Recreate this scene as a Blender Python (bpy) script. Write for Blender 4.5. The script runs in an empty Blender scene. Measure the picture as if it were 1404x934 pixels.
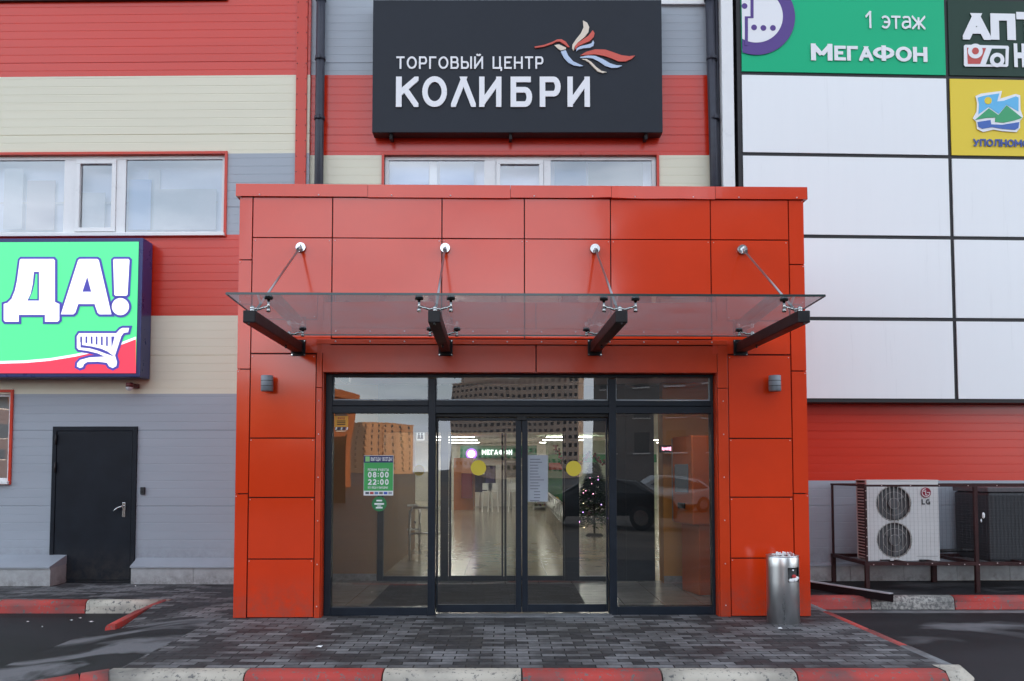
import bpy, bmesh, math, random
from mathutils import Vector, Matrix
R = math.radians
random.seed(7)
S = bpy.context.scene
COL = S.collection

# ------------------------------------------------------------------ camera, sky, sun, exposure
F, PX, PY, PITCH, EYE = 1170.0, 693.0, 584.0, R(3.0), 1.52
cam = bpy.data.cameras.new('camera')
camo = bpy.data.objects.new('camera', cam); COL.objects.link(camo)
camo.location = (0, 0, EYE); camo.rotation_euler = (R(90) + PITCH, 0, 0)
cam.sensor_width = 36; cam.lens = 36 * F / 1404
cam.shift_x = (702 - PX) / 1404; cam.shift_y = (PY - 467) / 1404
cam.clip_start = 0.05; cam.clip_end = 3000
S.camera = camo

SUN_EL, SUN_AZ = R(9), R(59.5)
W = bpy.data.worlds.new('World'); S.world = W; W.use_nodes = True
wn, wl = W.node_tree.nodes, W.node_tree.links
wn.clear()
wo = wn.new('ShaderNodeOutputWorld'); bg = wn.new('ShaderNodeBackground'); bg.inputs['Strength'].default_value = 0.12
sky = wn.new('ShaderNodeTexSky'); sky.sky_type = 'NISHITA'; sky.sun_disc = False
sky.sun_elevation = SUN_EL; sky.sun_rotation = SUN_AZ; sky.air_density = 1.0; sky.dust_density = 1.5
tc = wn.new('ShaderNodeTexCoord'); mp = wn.new('ShaderNodeMapping'); mp.inputs['Scale'].default_value = (1.6, 1.6, 6.0)
nz = wn.new('ShaderNodeTexNoise'); nz.inputs['Scale'].default_value = 2.2; nz.inputs['Detail'].default_value = 7; nz.inputs['Roughness'].default_value = 0.6
rp = wn.new('ShaderNodeValToRGB'); rp.color_ramp.elements[0].position = 0.30; rp.color_ramp.elements[0].color = (.45, .45, .45, 1)
rp.color_ramp.elements[1].position = 0.68; rp.color_ramp.elements[1].color = (.95, .95, .95, 1)
nz2 = wn.new('ShaderNodeTexNoise'); nz2.inputs['Scale'].default_value = 3.3; nz2.inputs['Detail'].default_value = 5
rc = wn.new('ShaderNodeValToRGB'); rc.color_ramp.elements[0].position = .35; rc.color_ramp.elements[0].color = (3.5, 3.95, 4.8, 1)
rc.color_ramp.elements[1].position = .65; rc.color_ramp.elements[1].color = (5.9, 6.4, 7.2, 1)
mx = wn.new('ShaderNodeMix'); mx.data_type = 'RGBA'
wl.new(tc.outputs['Generated'], mp.inputs['Vector']); wl.new(mp.outputs['Vector'], nz.inputs['Vector']); wl.new(mp.outputs['Vector'], nz2.inputs['Vector'])
wl.new(nz.outputs['Fac'], rp.inputs['Fac']); wl.new(nz2.outputs['Fac'], rc.inputs['Fac'])
wl.new(rp.outputs['Color'], mx.inputs['Factor']); wl.new(sky.outputs['Color'], mx.inputs['A']); wl.new(rc.outputs['Color'], mx.inputs['B'])
sx = wn.new('ShaderNodeSeparateXYZ'); hz = wn.new('ShaderNodeMapRange'); hz.interpolation_type = 'SMOOTHSTEP'   # brighter cloud low in the sky
hz.inputs['From Min'].default_value = .05; hz.inputs['From Max'].default_value = .75; hz.inputs['To Min'].default_value = 1.55; hz.inputs['To Max'].default_value = .72
hm = wn.new('ShaderNodeMix'); hm.data_type = 'RGBA'; hm.blend_type = 'MULTIPLY'; hm.inputs['Factor'].default_value = 1
wl.new(tc.outputs['Generated'], sx.inputs[0]); wl.new(sx.outputs['Z'], hz.inputs['Value']); wl.new(mx.outputs['Result'], hm.inputs['A']); wl.new(hz.outputs['Result'], hm.inputs['B'])
wl.new(hm.outputs['Result'], bg.inputs['Color']); wl.new(bg.outputs['Background'], wo.inputs['Surface'])

sl = bpy.data.lights.new('sun', 'SUN'); sl.energy = 2.6; sl.angle = R(.5); sl.color = (1, .62, .36)
so = bpy.data.objects.new('sun', sl); COL.objects.link(so)
sd = Vector((math.sin(SUN_AZ) * math.cos(SUN_EL), math.cos(SUN_AZ) * math.cos(SUN_EL), math.sin(SUN_EL)))
so.rotation_euler = sd.to_track_quat('Z', 'Y').to_euler(); so.location = (60, 60, 60)

S.view_settings.view_transform = 'Standard'; S.view_settings.look = 'None'
S.view_settings.gamma = 1; S.view_settings.use_curve_mapping = False
S.view_settings.exposure = 1.78
S.cycles.use_denoising = True
S.cycles.max_bounces = 10; S.cycles.transparent_max_bounces = 24; S.cycles.glossy_bounces = 6
S.cycles.caustics_reflective = False; S.cycles.caustics_refractive = False; S.cycles.sample_clamp_indirect = 6

# ------------------------------------------------------------------ placing helpers
CP, SP = math.cos(PITCH), math.sin(PITCH)
def ray(px, py):
    u, v = (px - PX) / F, -(py - PY) / F
    return Vector((u, CP - v * SP, SP + v * CP))
def at(px, py, Y):
    d = ray(px, py); t = Y / d.y
    return Vector((d.x * t, Y, EYE + d.z * t))
def gnd(px, py, z=0.0):
    d = ray(px, py); t = (z - EYE) / d.z
    return Vector((d.x * t, d.y * t, z))
class Plane:                       # a facade plane: local x along it, local y into the building, local z up
    def __init__(s, x, Y, yaw): s.O = Vector((x, Y, 0)); s.yaw = yaw; s.ex = Vector((math.cos(yaw), math.sin(yaw), 0)); s.n = Vector((-math.sin(yaw), math.cos(yaw), 0))
    def loc(s, px, py, off=0.0):
        d = ray(px, py); c = Vector((0, 0, EYE)); P0 = s.O - s.n * off
        t = (P0 - c).dot(s.n) / d.dot(s.n); p = c + d * t
        return ((p - s.O).dot(s.ex), p.z)
    def x(s, px, py=500, off=0.0): return s.loc(px, py, off)[0]
    def z(s, py, px=700, off=0.0): return s.loc(px, py, off)[1]
    def world(s, lx, ly, lz): return s.O + s.ex * lx + s.n * ly + Vector((0, 0, lz))

# ------------------------------------------------------------------ materials
MATS = {}
def mat(name, col, rough=.5, metal=0, spec=.5, var=0, vscale=3, bump=0, bscale=40, emit=None, estr=0, stretch=None, coat=0, tint2=None, dirt=0, dirth=.5):
    if name in MATS: return MATS[name]
    m = bpy.data.materials.new(name); m.use_nodes = True; MATS[name] = m
    n, l = m.node_tree.nodes, m.node_tree.links; b = n['Principled BSDF']
    b.inputs['Base Color'].default_value = (*col, 1); b.inputs['Roughness'].default_value = rough
    b.inputs['Metallic'].default_value = metal; b.inputs['Specular IOR Level'].default_value = spec
    b.inputs['Coat Weight'].default_value = coat; b.inputs['Coat Roughness'].default_value = .05
    if emit: b.inputs['Emission Color'].default_value = (*emit, 1); b.inputs['Emission Strength'].default_value = estr
    t = n.new('ShaderNodeTexCoord'); mpp = n.new('ShaderNodeMapping'); l.new(t.outputs['Object'], mpp.inputs['Vector'])
    if stretch: mpp.inputs['Scale'].default_value = stretch
    if var:
        z = n.new('ShaderNodeTexNoise'); z.inputs['Scale'].default_value = vscale; z.inputs['Detail'].default_value = 8; z.inputs['Roughness'].default_value = .65
        l.new(mpp.outputs['Vector'], z.inputs['Vector'])
        r = n.new('ShaderNodeValToRGB'); r.color_ramp.elements[0].position = .3; r.color_ramp.elements[1].position = .72
        lo = tint2 or [c * (1 - var) for c in col]; hi = [min(1, c * (1 + var * .55)) for c in col]
        r.color_ramp.elements[0].color = (*lo, 1); r.color_ramp.elements[1].color = (*hi, 1)
        l.new(z.outputs['Fac'], r.inputs['Fac']); l.new(r.outputs['Color'], b.inputs['Base Color'])
        q = n.new('ShaderNodeMapRange'); q.inputs['To Min'].default_value = max(0, rough - .12 * min(1, rough * 3)); q.inputs['To Max'].default_value = min(1, rough + .12 * min(1, rough * 3))
        l.new(z.outputs['Fac'], q.inputs['Value']); l.new(q.outputs['Result'], b.inputs['Roughness'])
    if dirt:                                  # splashed dirt that thins out upwards from the ground, broken up by noise
        sz = n.new('ShaderNodeSeparateXYZ'); l.new(t.outputs['Object'], sz.inputs[0])
        hm_ = n.new('ShaderNodeMapRange'); hm_.inputs['From Min'].default_value = 0; hm_.inputs['From Max'].default_value = dirth; hm_.inputs['To Min'].default_value = 1; hm_.inputs['To Max'].default_value = 0; hm_.interpolation_type = 'SMOOTHSTEP'
        l.new(sz.outputs['Z'], hm_.inputs['Value'])
        dz = n.new('ShaderNodeTexNoise'); dz.inputs['Scale'].default_value = 9; dz.inputs['Detail'].default_value = 9; dz.inputs['Roughness'].default_value = .75; l.new(t.outputs['Object'], dz.inputs['Vector'])
        dr = n.new('ShaderNodeMapRange'); dr.inputs['From Min'].default_value = .35; dr.inputs['From Max'].default_value = .7; l.new(dz.outputs['Fac'], dr.inputs['Value'])
        mu_ = n.new('ShaderNodeMath'); mu_.operation = 'MULTIPLY'; l.new(hm_.outputs['Result'], mu_.inputs[0]); l.new(dr.outputs['Result'], mu_.inputs[1])
        mu2 = n.new('ShaderNodeMath'); mu2.operation = 'MULTIPLY'; mu2.inputs[1].default_value = dirt; l.new(mu_.outputs[0], mu2.inputs[0])
        md = n.new('ShaderNodeMix'); md.data_type = 'RGBA'; md.inputs['A'].default_value = (*col, 1); md.inputs['B'].default_value = (.10, .085, .07, 1)
        if b.inputs['Base Color'].is_linked: l.new(b.inputs['Base Color'].links[0].from_socket, md.inputs['A'])
        l.new(mu2.outputs[0], md.inputs['Factor']); l.new(md.outputs['Result'], b.inputs['Base Color'])
    if bump:
        z2 = n.new('ShaderNodeTexNoise'); z2.inputs['Scale'].default_value = bscale; z2.inputs['Detail'].default_value = 4
        l.new(mpp.outputs['Vector'], z2.inputs['Vector'])
        bp = n.new('ShaderNodeBump'); bp.inputs['Strength'].default_value = bump; bp.inputs['Distance'].default_value = .02
        l.new(z2.outputs['Fac'], bp.inputs['Height']); l.new(bp.outputs['Normal'], b.inputs['Normal'])
    return m
def glass(name, tint=(.93, .95, .94), k=2.4, rough=0.0, haze=0, hazecol=(.6, .62, .62), base=0):
    m = bpy.data.materials.new(name); m.use_nodes = True; MATS[name] = m
    n, l = m.node_tree.nodes, m.node_tree.links; n.clear()
    o = n.new('ShaderNodeOutputMaterial'); tr = n.new('ShaderNodeBsdfTransparent'); tr.inputs['Color'].default_value = (*tint, 1)
    g = n.new('ShaderNodeBsdfGlossy'); g.inputs['Roughness'].default_value = rough; g.inputs['Color'].default_value = (1, 1, 1, 1)
    f = n.new('ShaderNodeFresnel'); f.inputs['IOR'].default_value = 1.5
    mu = n.new('ShaderNodeMath'); mu.operation = 'MULTIPLY_ADD'; mu.inputs[1].default_value = k; mu.inputs[2].default_value = base; mu.use_clamp = True
    ms = n.new('ShaderNodeMixShader'); l.new(f.outputs['Fac'], mu.inputs[0]); l.new(mu.outputs[0], ms.inputs['Fac'])
    tz = n.new('ShaderNodeTexCoord'); zz = n.new('ShaderNodeTexNoise'); zz.inputs['Scale'].default_value = .9; zz.inputs['Detail'].default_value = 1
    bp = n.new('ShaderNodeBump'); bp.inputs['Strength'].default_value = .22; bp.inputs['Distance'].default_value = .02
    l.new(tz.outputs['Object'], zz.inputs['Vector']); l.new(zz.outputs['Fac'], bp.inputs['Height']); l.new(bp.outputs['Normal'], g.inputs['Normal'])
    src = tr
    if haze:
        df = n.new('ShaderNodeBsdfTranslucent'); df.inputs['Color'].default_value = (*hazecol, 1)
        mh = n.new('ShaderNodeMixShader'); mh.inputs['Fac'].default_value = haze
        zd_ = n.new('ShaderNodeTexNoise'); zd_.inputs['Scale'].default_value = 2.2; zd_.inputs['Detail'].default_value = 9; zd_.inputs['Roughness'].default_value = .7; l.new(tz.outputs['Object'], zd_.inputs['Vector'])
        zr_ = n.new('ShaderNodeMapRange'); zr_.inputs['From Min'].default_value = .3; zr_.inputs['From Max'].default_value = .72; zr_.inputs['To Min'].default_value = haze * .75; zr_.inputs['To Max'].default_value = haze * 1.45; l.new(zd_.outputs['Fac'], zr_.inputs['Value']); l.new(zr_.outputs['Result'], mh.inputs['Fac'])
        l.new(tr.outputs[0], mh.inputs[1]); l.new(df.outputs[0], mh.inputs[2]); src = mh
    l.new(src.outputs[0], ms.inputs[1]); l.new(g.outputs[0], ms.inputs[2]); l.new(ms.outputs[0], o.inputs['Surface'])
    return m

def paver_mat():
    m = bpy.data.materials.new('pavers'); m.use_nodes = True
    n, l = m.node_tree.nodes, m.node_tree.links; b = n['Principled BSDF']
    t = n.new('ShaderNodeTexCoord')
    dn = n.new('ShaderNodeTexNoise'); dn.inputs['Scale'].default_value = 7; dn.inputs['Detail'].default_value = 2
    dm = n.new('ShaderNodeMix'); dm.data_type = 'VECTOR'; dm.inputs['Factor'].default_value = .012
    l.new(t.outputs['Object'], dn.inputs['Vector']); l.new(t.outputs['Object'], dm.inputs['A']); l.new(dn.outputs['Color'], dm.inputs['B'])
    br = n.new('ShaderNodeTexBrick'); br.inputs['Scale'].default_value = 1; br.inputs['Brick Width'].default_value = .2; br.inputs['Row Height'].default_value = .1
    br.inputs['Mortar Size'].default_value = .006; br.inputs['Mortar Smooth'].default_value = .25; br.offset = .5
    br.inputs['Color1'].default_value = (.032, .031, .034, 1); br.inputs['Color2'].default_value = (.19, .19, .195, 1); br.inputs['Mortar'].default_value = (.010, .010, .011, 1)
    l.new(dm.outputs['Result'], br.inputs['Vector'])
    z = n.new('ShaderNodeTexNoise'); z.inputs['Scale'].default_value = 1.3; z.inputs['Detail'].default_value = 4; z.inputs['Roughness'].default_value = .6
    l.new(t.outputs['Object'], z.inputs['Vector'])
    mr = n.new('ShaderNodeMapRange'); mr.inputs['From Min'].default_value = .38; mr.inputs['From Max'].default_value = .62; mr.inputs['To Min'].default_value = -.62; mr.inputs['To Max'].default_value = .3
    l.new(z.outputs['Fac'], mr.inputs['Value']); l.new(mr.outputs['Result'], br.inputs['Bias'])
    g = n.new('ShaderNodeTexNoise'); g.inputs['Scale'].default_value = 22; g.inputs['Detail'].default_value = 6; g.inputs['Roughness'].default_value = .7
    l.new(t.outputs['Object'], g.inputs['Vector'])
    gr = n.new('ShaderNodeMapRange'); gr.inputs['To Min'].default_value = .45; gr.inputs['To Max'].default_value = 1.5
    l.new(g.outputs['Fac'], gr.inputs['Value'])
    mm = n.new('ShaderNodeMix'); mm.data_type = 'RGBA'; mm.blend_type = 'MULTIPLY'; mm.inputs['Factor'].default_value = 1
    l.new(br.outputs['Color'], mm.inputs['A']); l.new(gr.outputs['Result'], mm.inputs['B']); l.new(mm.outputs['Result'], b.inputs['Base Color'])
    rr = n.new('ShaderNodeMapRange'); rr.inputs['From Min'].default_value = .35; rr.inputs['From Max'].default_value = .65; rr.inputs['To Min'].default_value = .58; rr.inputs['To Max'].default_value = .85; b.inputs['Specular IOR Level'].default_value = .35
    l.new(z.outputs['Fac'], rr.inputs['Value']); l.new(rr.outputs['Result'], b.inputs['Roughness'])
    ma = n.new('ShaderNodeMath'); ma.operation = 'MULTIPLY_ADD'; ma.inputs[1].default_value = -1.0
    gg = n.new('ShaderNodeMath'); gg.operation = 'MULTIPLY'; gg.inputs[1].default_value = .5; l.new(g.outputs['Fac'], gg.inputs[0])
    l.new(br.outputs['Fac'], ma.inputs[0]); l.new(gg.outputs[0], ma.inputs[2])
    bp = n.new('ShaderNodeBump'); bp.inputs['Strength'].default_value = .6; bp.inputs['Distance'].default_value = .008
    l.new(ma.outputs[0], bp.inputs['Height']); l.new(bp.outputs['Normal'], b.inputs['Normal'])
    return m
def asphalt_mat(name='asphalt', dark=(.012, .012, .014), light=(.15, .152, .16), lo=.55, hi=.66, scale=.55):
    m = bpy.data.materials.new(name); m.use_nodes = True
    n, l = m.node_tree.nodes, m.node_tree.links; b = n['Principled BSDF']
    t = n.new('ShaderNodeTexCoord'); mp_ = n.new('ShaderNodeMapping'); mp_.inputs['Scale'].default_value = (.7, 1.3, 1); mp_.inputs['Rotation'].default_value = (0, 0, .35)
    l.new(t.outputs['Object'], mp_.inputs['Vector'])
    z = n.new('ShaderNodeTexNoise'); z.inputs['Scale'].default_value = scale; z.inputs['Detail'].default_value = 9; z.inputs['Roughness'].default_value = .55; z.inputs['Distortion'].default_value = .6
    l.new(mp_.outputs['Vector'], z.inputs['Vector'])
    r = n.new('ShaderNodeValToRGB'); e = r.color_ramp.elements; e[0].position = lo; e[0].color = (*dark, 1); e[1].position = hi; e[1].color = (*light, 1)
    e2 = r.color_ramp.elements.new(lo - .18); e2.color = (dark[0] * 1.9, dark[1] * 1.9, dark[2] * 1.9, 1)
    l.new(z.outputs['Fac'], r.inputs['Fac'])
    g = n.new('ShaderNodeTexNoise'); g.inputs['Scale'].default_value = 90; g.inputs['Detail'].default_value = 4; g.inputs['Roughness'].default_value = .8
    l.new(t.outputs['Object'], g.inputs['Vector'])
    gr = n.new('ShaderNodeMapRange'); gr.inputs['To Min'].default_value = .5; gr.inputs['To Max'].default_value = 1.5; l.new(g.outputs['Fac'], gr.inputs['Value'])
    mm = n.new('ShaderNodeMix'); mm.data_type = 'RGBA'; mm.blend_type = 'MULTIPLY'; mm.inputs['Factor'].default_value = 1
    l.new(r.outputs['Color'], mm.inputs['A']); l.new(gr.outputs['Result'], mm.inputs['B']); l.new(mm.outputs['Result'], b.inputs['Base Color'])
    rr = n.new('ShaderNodeMapRange'); rr.inputs['From Min'].default_value = lo; rr.inputs['From Max'].default_value = hi; rr.inputs['To Min'].default_value = .62; rr.inputs['To Max'].default_value = .9; b.inputs['Specular IOR Level'].default_value = .25
    l.new(z.outputs['Fac'], rr.inputs['Value']); l.new(rr.outputs['Result'], b.inputs['Roughness'])
    bp = n.new('ShaderNodeBump'); bp.inputs['Strength'].default_value = .5; bp.inputs['Distance'].default_value = .006
    l.new(g.outputs['Fac'], bp.inputs['Height']); l.new(bp.outputs['Normal'], b.inputs['Normal'])
    return m
def chipped(name, col, under=(.13, .125, .12), lo=.40, hi=.46, dirt=(.07, .07, .07)):
    m = bpy.data.materials.new(name); m.use_nodes = True
    n, l = m.node_tree.nodes, m.node_tree.links; b = n['Principled BSDF']; b.inputs['Roughness'].default_value = .7
    t = n.new('ShaderNodeTexCoord')
    z = n.new('ShaderNodeTexNoise'); z.inputs['Scale'].default_value = 24; z.inputs['Detail'].default_value = 9; z.inputs['Roughness'].default_value = .7
    l.new(t.outputs['Object'], z.inputs['Vector'])
    r = n.new('ShaderNodeValToRGB'); e = r.color_ramp.elements; e[0].position = lo; e[0].color = (*under, 1); e[1].position = hi; e[1].color = (*col, 1)
    l.new(z.outputs['Fac'], r.inputs['Fac'])
    z2 = n.new('ShaderNodeTexNoise'); z2.inputs['Scale'].default_value = 2.2; z2.inputs['Detail'].default_value = 6; l.new(t.outputs['Object'], z2.inputs['Vector'])
    r2 = n.new('ShaderNodeMapRange'); r2.inputs['From Min'].default_value = .42; r2.inputs['From Max'].default_value = .75; r2.inputs['To Max'].default_value = .85
    l.new(z2.outputs['Fac'], r2.inputs['Value'])
    mm = n.new('ShaderNodeMix'); mm.data_type = 'RGBA'; mm.inputs['B'].default_value = (*dirt, 1)
    l.new(r2.outputs['Result'], mm.inputs['Factor']); l.new(r.outputs['Color'], mm.inputs['A']); l.new(mm.outputs['Result'], b.inputs['Base Color'])
    bp = n.new('ShaderNodeBump'); bp.inputs['Strength'].default_value = .4; bp.inputs['Distance'].default_value = .006
    l.new(z.outputs['Fac'], bp.inputs['Height']); l.new(bp.outputs['Normal'], b.inputs['Normal'])
    return m
def tile_mat(name, c1, c2, grout, size, rough):
    m = bpy.data.materials.new(name); m.use_nodes = True
    n, l = m.node_tree.nodes, m.node_tree.links; b = n['Principled BSDF']; b.inputs['Roughness'].default_value = rough
    t = n.new('ShaderNodeTexCoord'); br = n.new('ShaderNodeTexBrick'); br.offset = 0; br.inputs['Scale'].default_value = 1
    br.inputs['Brick Width'].default_value = size; br.inputs['Row Height'].default_value = size; br.inputs['Mortar Size'].default_value = .004
    br.inputs['Color1'].default_value = (*c1, 1); br.inputs['Color2'].default_value = (*c2, 1); br.inputs['Mortar'].default_value = (*grout, 1)
    l.new(t.outputs['Object'], br.inputs['Vector'])
    z = n.new('ShaderNodeTexNoise'); z.inputs['Scale'].default_value = 4; z.inputs['Detail'].default_value = 6; l.new(t.outputs['Object'], z.inputs['Vector'])
    gr = n.new('ShaderNodeMapRange'); gr.inputs['To Min'].default_value = .65; gr.inputs['To Max'].default_value = 1.3; l.new(z.outputs['Fac'], gr.inputs['Value'])
    mm = n.new('ShaderNodeMix'); mm.data_type = 'RGBA'; mm.blend_type = 'MULTIPLY'; mm.inputs['Factor'].default_value = 1
    l.new(br.outputs['Color'], mm.inputs['A']); l.new(gr.outputs['Result'], mm.inputs['B']); l.new(mm.outputs['Result'], b.inputs['Base Color'])
    return m

ORANGE = mat('orange cassette enamel', (.70, .044, .006), .13, dirt=.55, dirth=.55, spec=.6, var=.08, vscale=1.3, bump=.012, bscale=9, coat=.2)
ORANGE_IN = mat('orange trim enamel', (.62, .045, .006), .24, dirt=.5, spec=.5, var=.12, vscale=2)
RED_WALL = mat('red wall enamel', (.62, .031, .009), .22, spec=.6, var=.10, vscale=.8, stretch=(.3, 1, 2.2))
RED_TRIM = mat('red trim enamel', (.58, .034, .010), .30, spec=.5, var=.1)
CREAM = mat('cream wall enamel', (.72, .68, .53), .36, spec=.45, var=.06, vscale=.8, stretch=(.3, 1, 2.2))
GREY = mat('grey wall enamel', (.35, .385, .43), .34, dirt=.7, dirth=.7, spec=.45, var=.08, vscale=.8, stretch=(.3, 1, 2.2))
PVC = mat('white window profile', (.78, .78, .78), .3, var=.05)
BLACKALU = mat('black anodised aluminium', (.012, .017, .026), .36, spec=.25, var=.2, vscale=6)
BLACK = mat('black rubber', (.012, .012, .013), .6)
DARKSTEEL = mat('dark painted steel', (.010, .009, .011), .42, spec=.3, var=.3, vscale=14, bump=.02)
PIPE = mat('dark grey drainpipe', (.040, .042, .058), .38, spec=.3, var=.2, vscale=9)
CHROME = mat('polished steel', (.62, .62, .62), .16, metal=1, var=.12, vscale=20)
ROD = mat('brushed steel rod', (.36, .36, .37), .35, metal=1)
STEEL = mat('brushed stainless steel', (.60, .60, .60), .30, metal=1, var=.05, vscale=5, stretch=(3, 3, .4))
RIVET = mat('bright rivet', (.62, .5, .48), .35)
GALV = mat('pale sheet metal', (.33, .36, .40), .42, var=.1, vscale=3)
STONE = mat('pale granite cladding', (.43, .435, .44), .55, dirt=.8, dirth=.25, var=.22, vscale=5, bump=.05)
DOORSTEEL = mat('dark blue steel door paint', (.009, .013, .020), .42, spec=.22, dirt=.35, dirth=.6, var=.3, vscale=2.5)
SIGNBLACK = mat('dark slate sign face', (.018, .022, .031), .45, spec=.22, var=.16, vscale=1.2)
LETTER = mat('white acrylic lettering', (.80, .80, .82), .35)
WHITEPANEL = mat('white advertising panel', (.84, .85, .86), .30, spec=.3, var=.012, vscale=1.6, stretch=(5, 1, .3))
FRAMEBLACK = mat('black sign frame', (.008, .006, .008), .5)
CONCRETE = mat('worn concrete', (.17, .172, .178), .75, var=.4, vscale=5, bump=.2)
REDK = chipped('chipped red kerb paint', (.44, .045, .035), lo=.395, hi=.44); WHITEK = chipped('chipped white kerb paint', (.50, .455, .38), lo=.39, hi=.44)
DIRTYK = chipped('dirty white kerb paint', (.40, .385, .35), lo=.44, hi=.56)
PAVER = paver_mat(); ASPHALT = asphalt_mat()
ASPHALT_R = asphalt_mat('patched asphalt', lo=.47, hi=.56, scale=1.1)
TILE = tile_mat('vestibule tile', (.23, .24, .24), (.27, .275, .27), (.10, .10, .10), .45, .22)
TILE_H = tile_mat('hall tile', (.42, .35, .26), (.46, .39, .30), (.22, .19, .15), .6, .16)
MATT = mat('black ribbed mat', (.010, .010, .012), .85, bump=.5, bscale=300)
BEIGE = mat('beige painted wall', (.36, .22, .11), .6, var=.08)
OCHRE = mat('ochre painted wall', (.60, .28, .07), .6, var=.08)
HALLWALL = mat('pale hall wall', (.62, .61, .55), .6)
CEIL = mat('white ceiling', (.65, .65, .63), .8)
GLASS = glass('clear glazing', (.80, .84, .83), k=2.5, base=.02)
CANOPYGLASS = glass('dusty canopy glass', (.52, .56, .555), k=.28, haze=.40, hazecol=(.30, .325, .335))
WINGLASS = glass('window glass', (.92, .95, 1.0), k=3.2, base=.08)
WINDARK = mat('dark far window', (.02, .022, .026), .15)
YELLOW = mat('yellow vinyl sticker', (.62, .48, .035), .5)
GREEN_ST = mat('green vinyl', (.05, .36, .09), .5)
NAVY = mat('navy vinyl', (.015, .02, .11), .45)
WHITEV = mat('white vinyl', (.8, .8, .8), .5)

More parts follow.
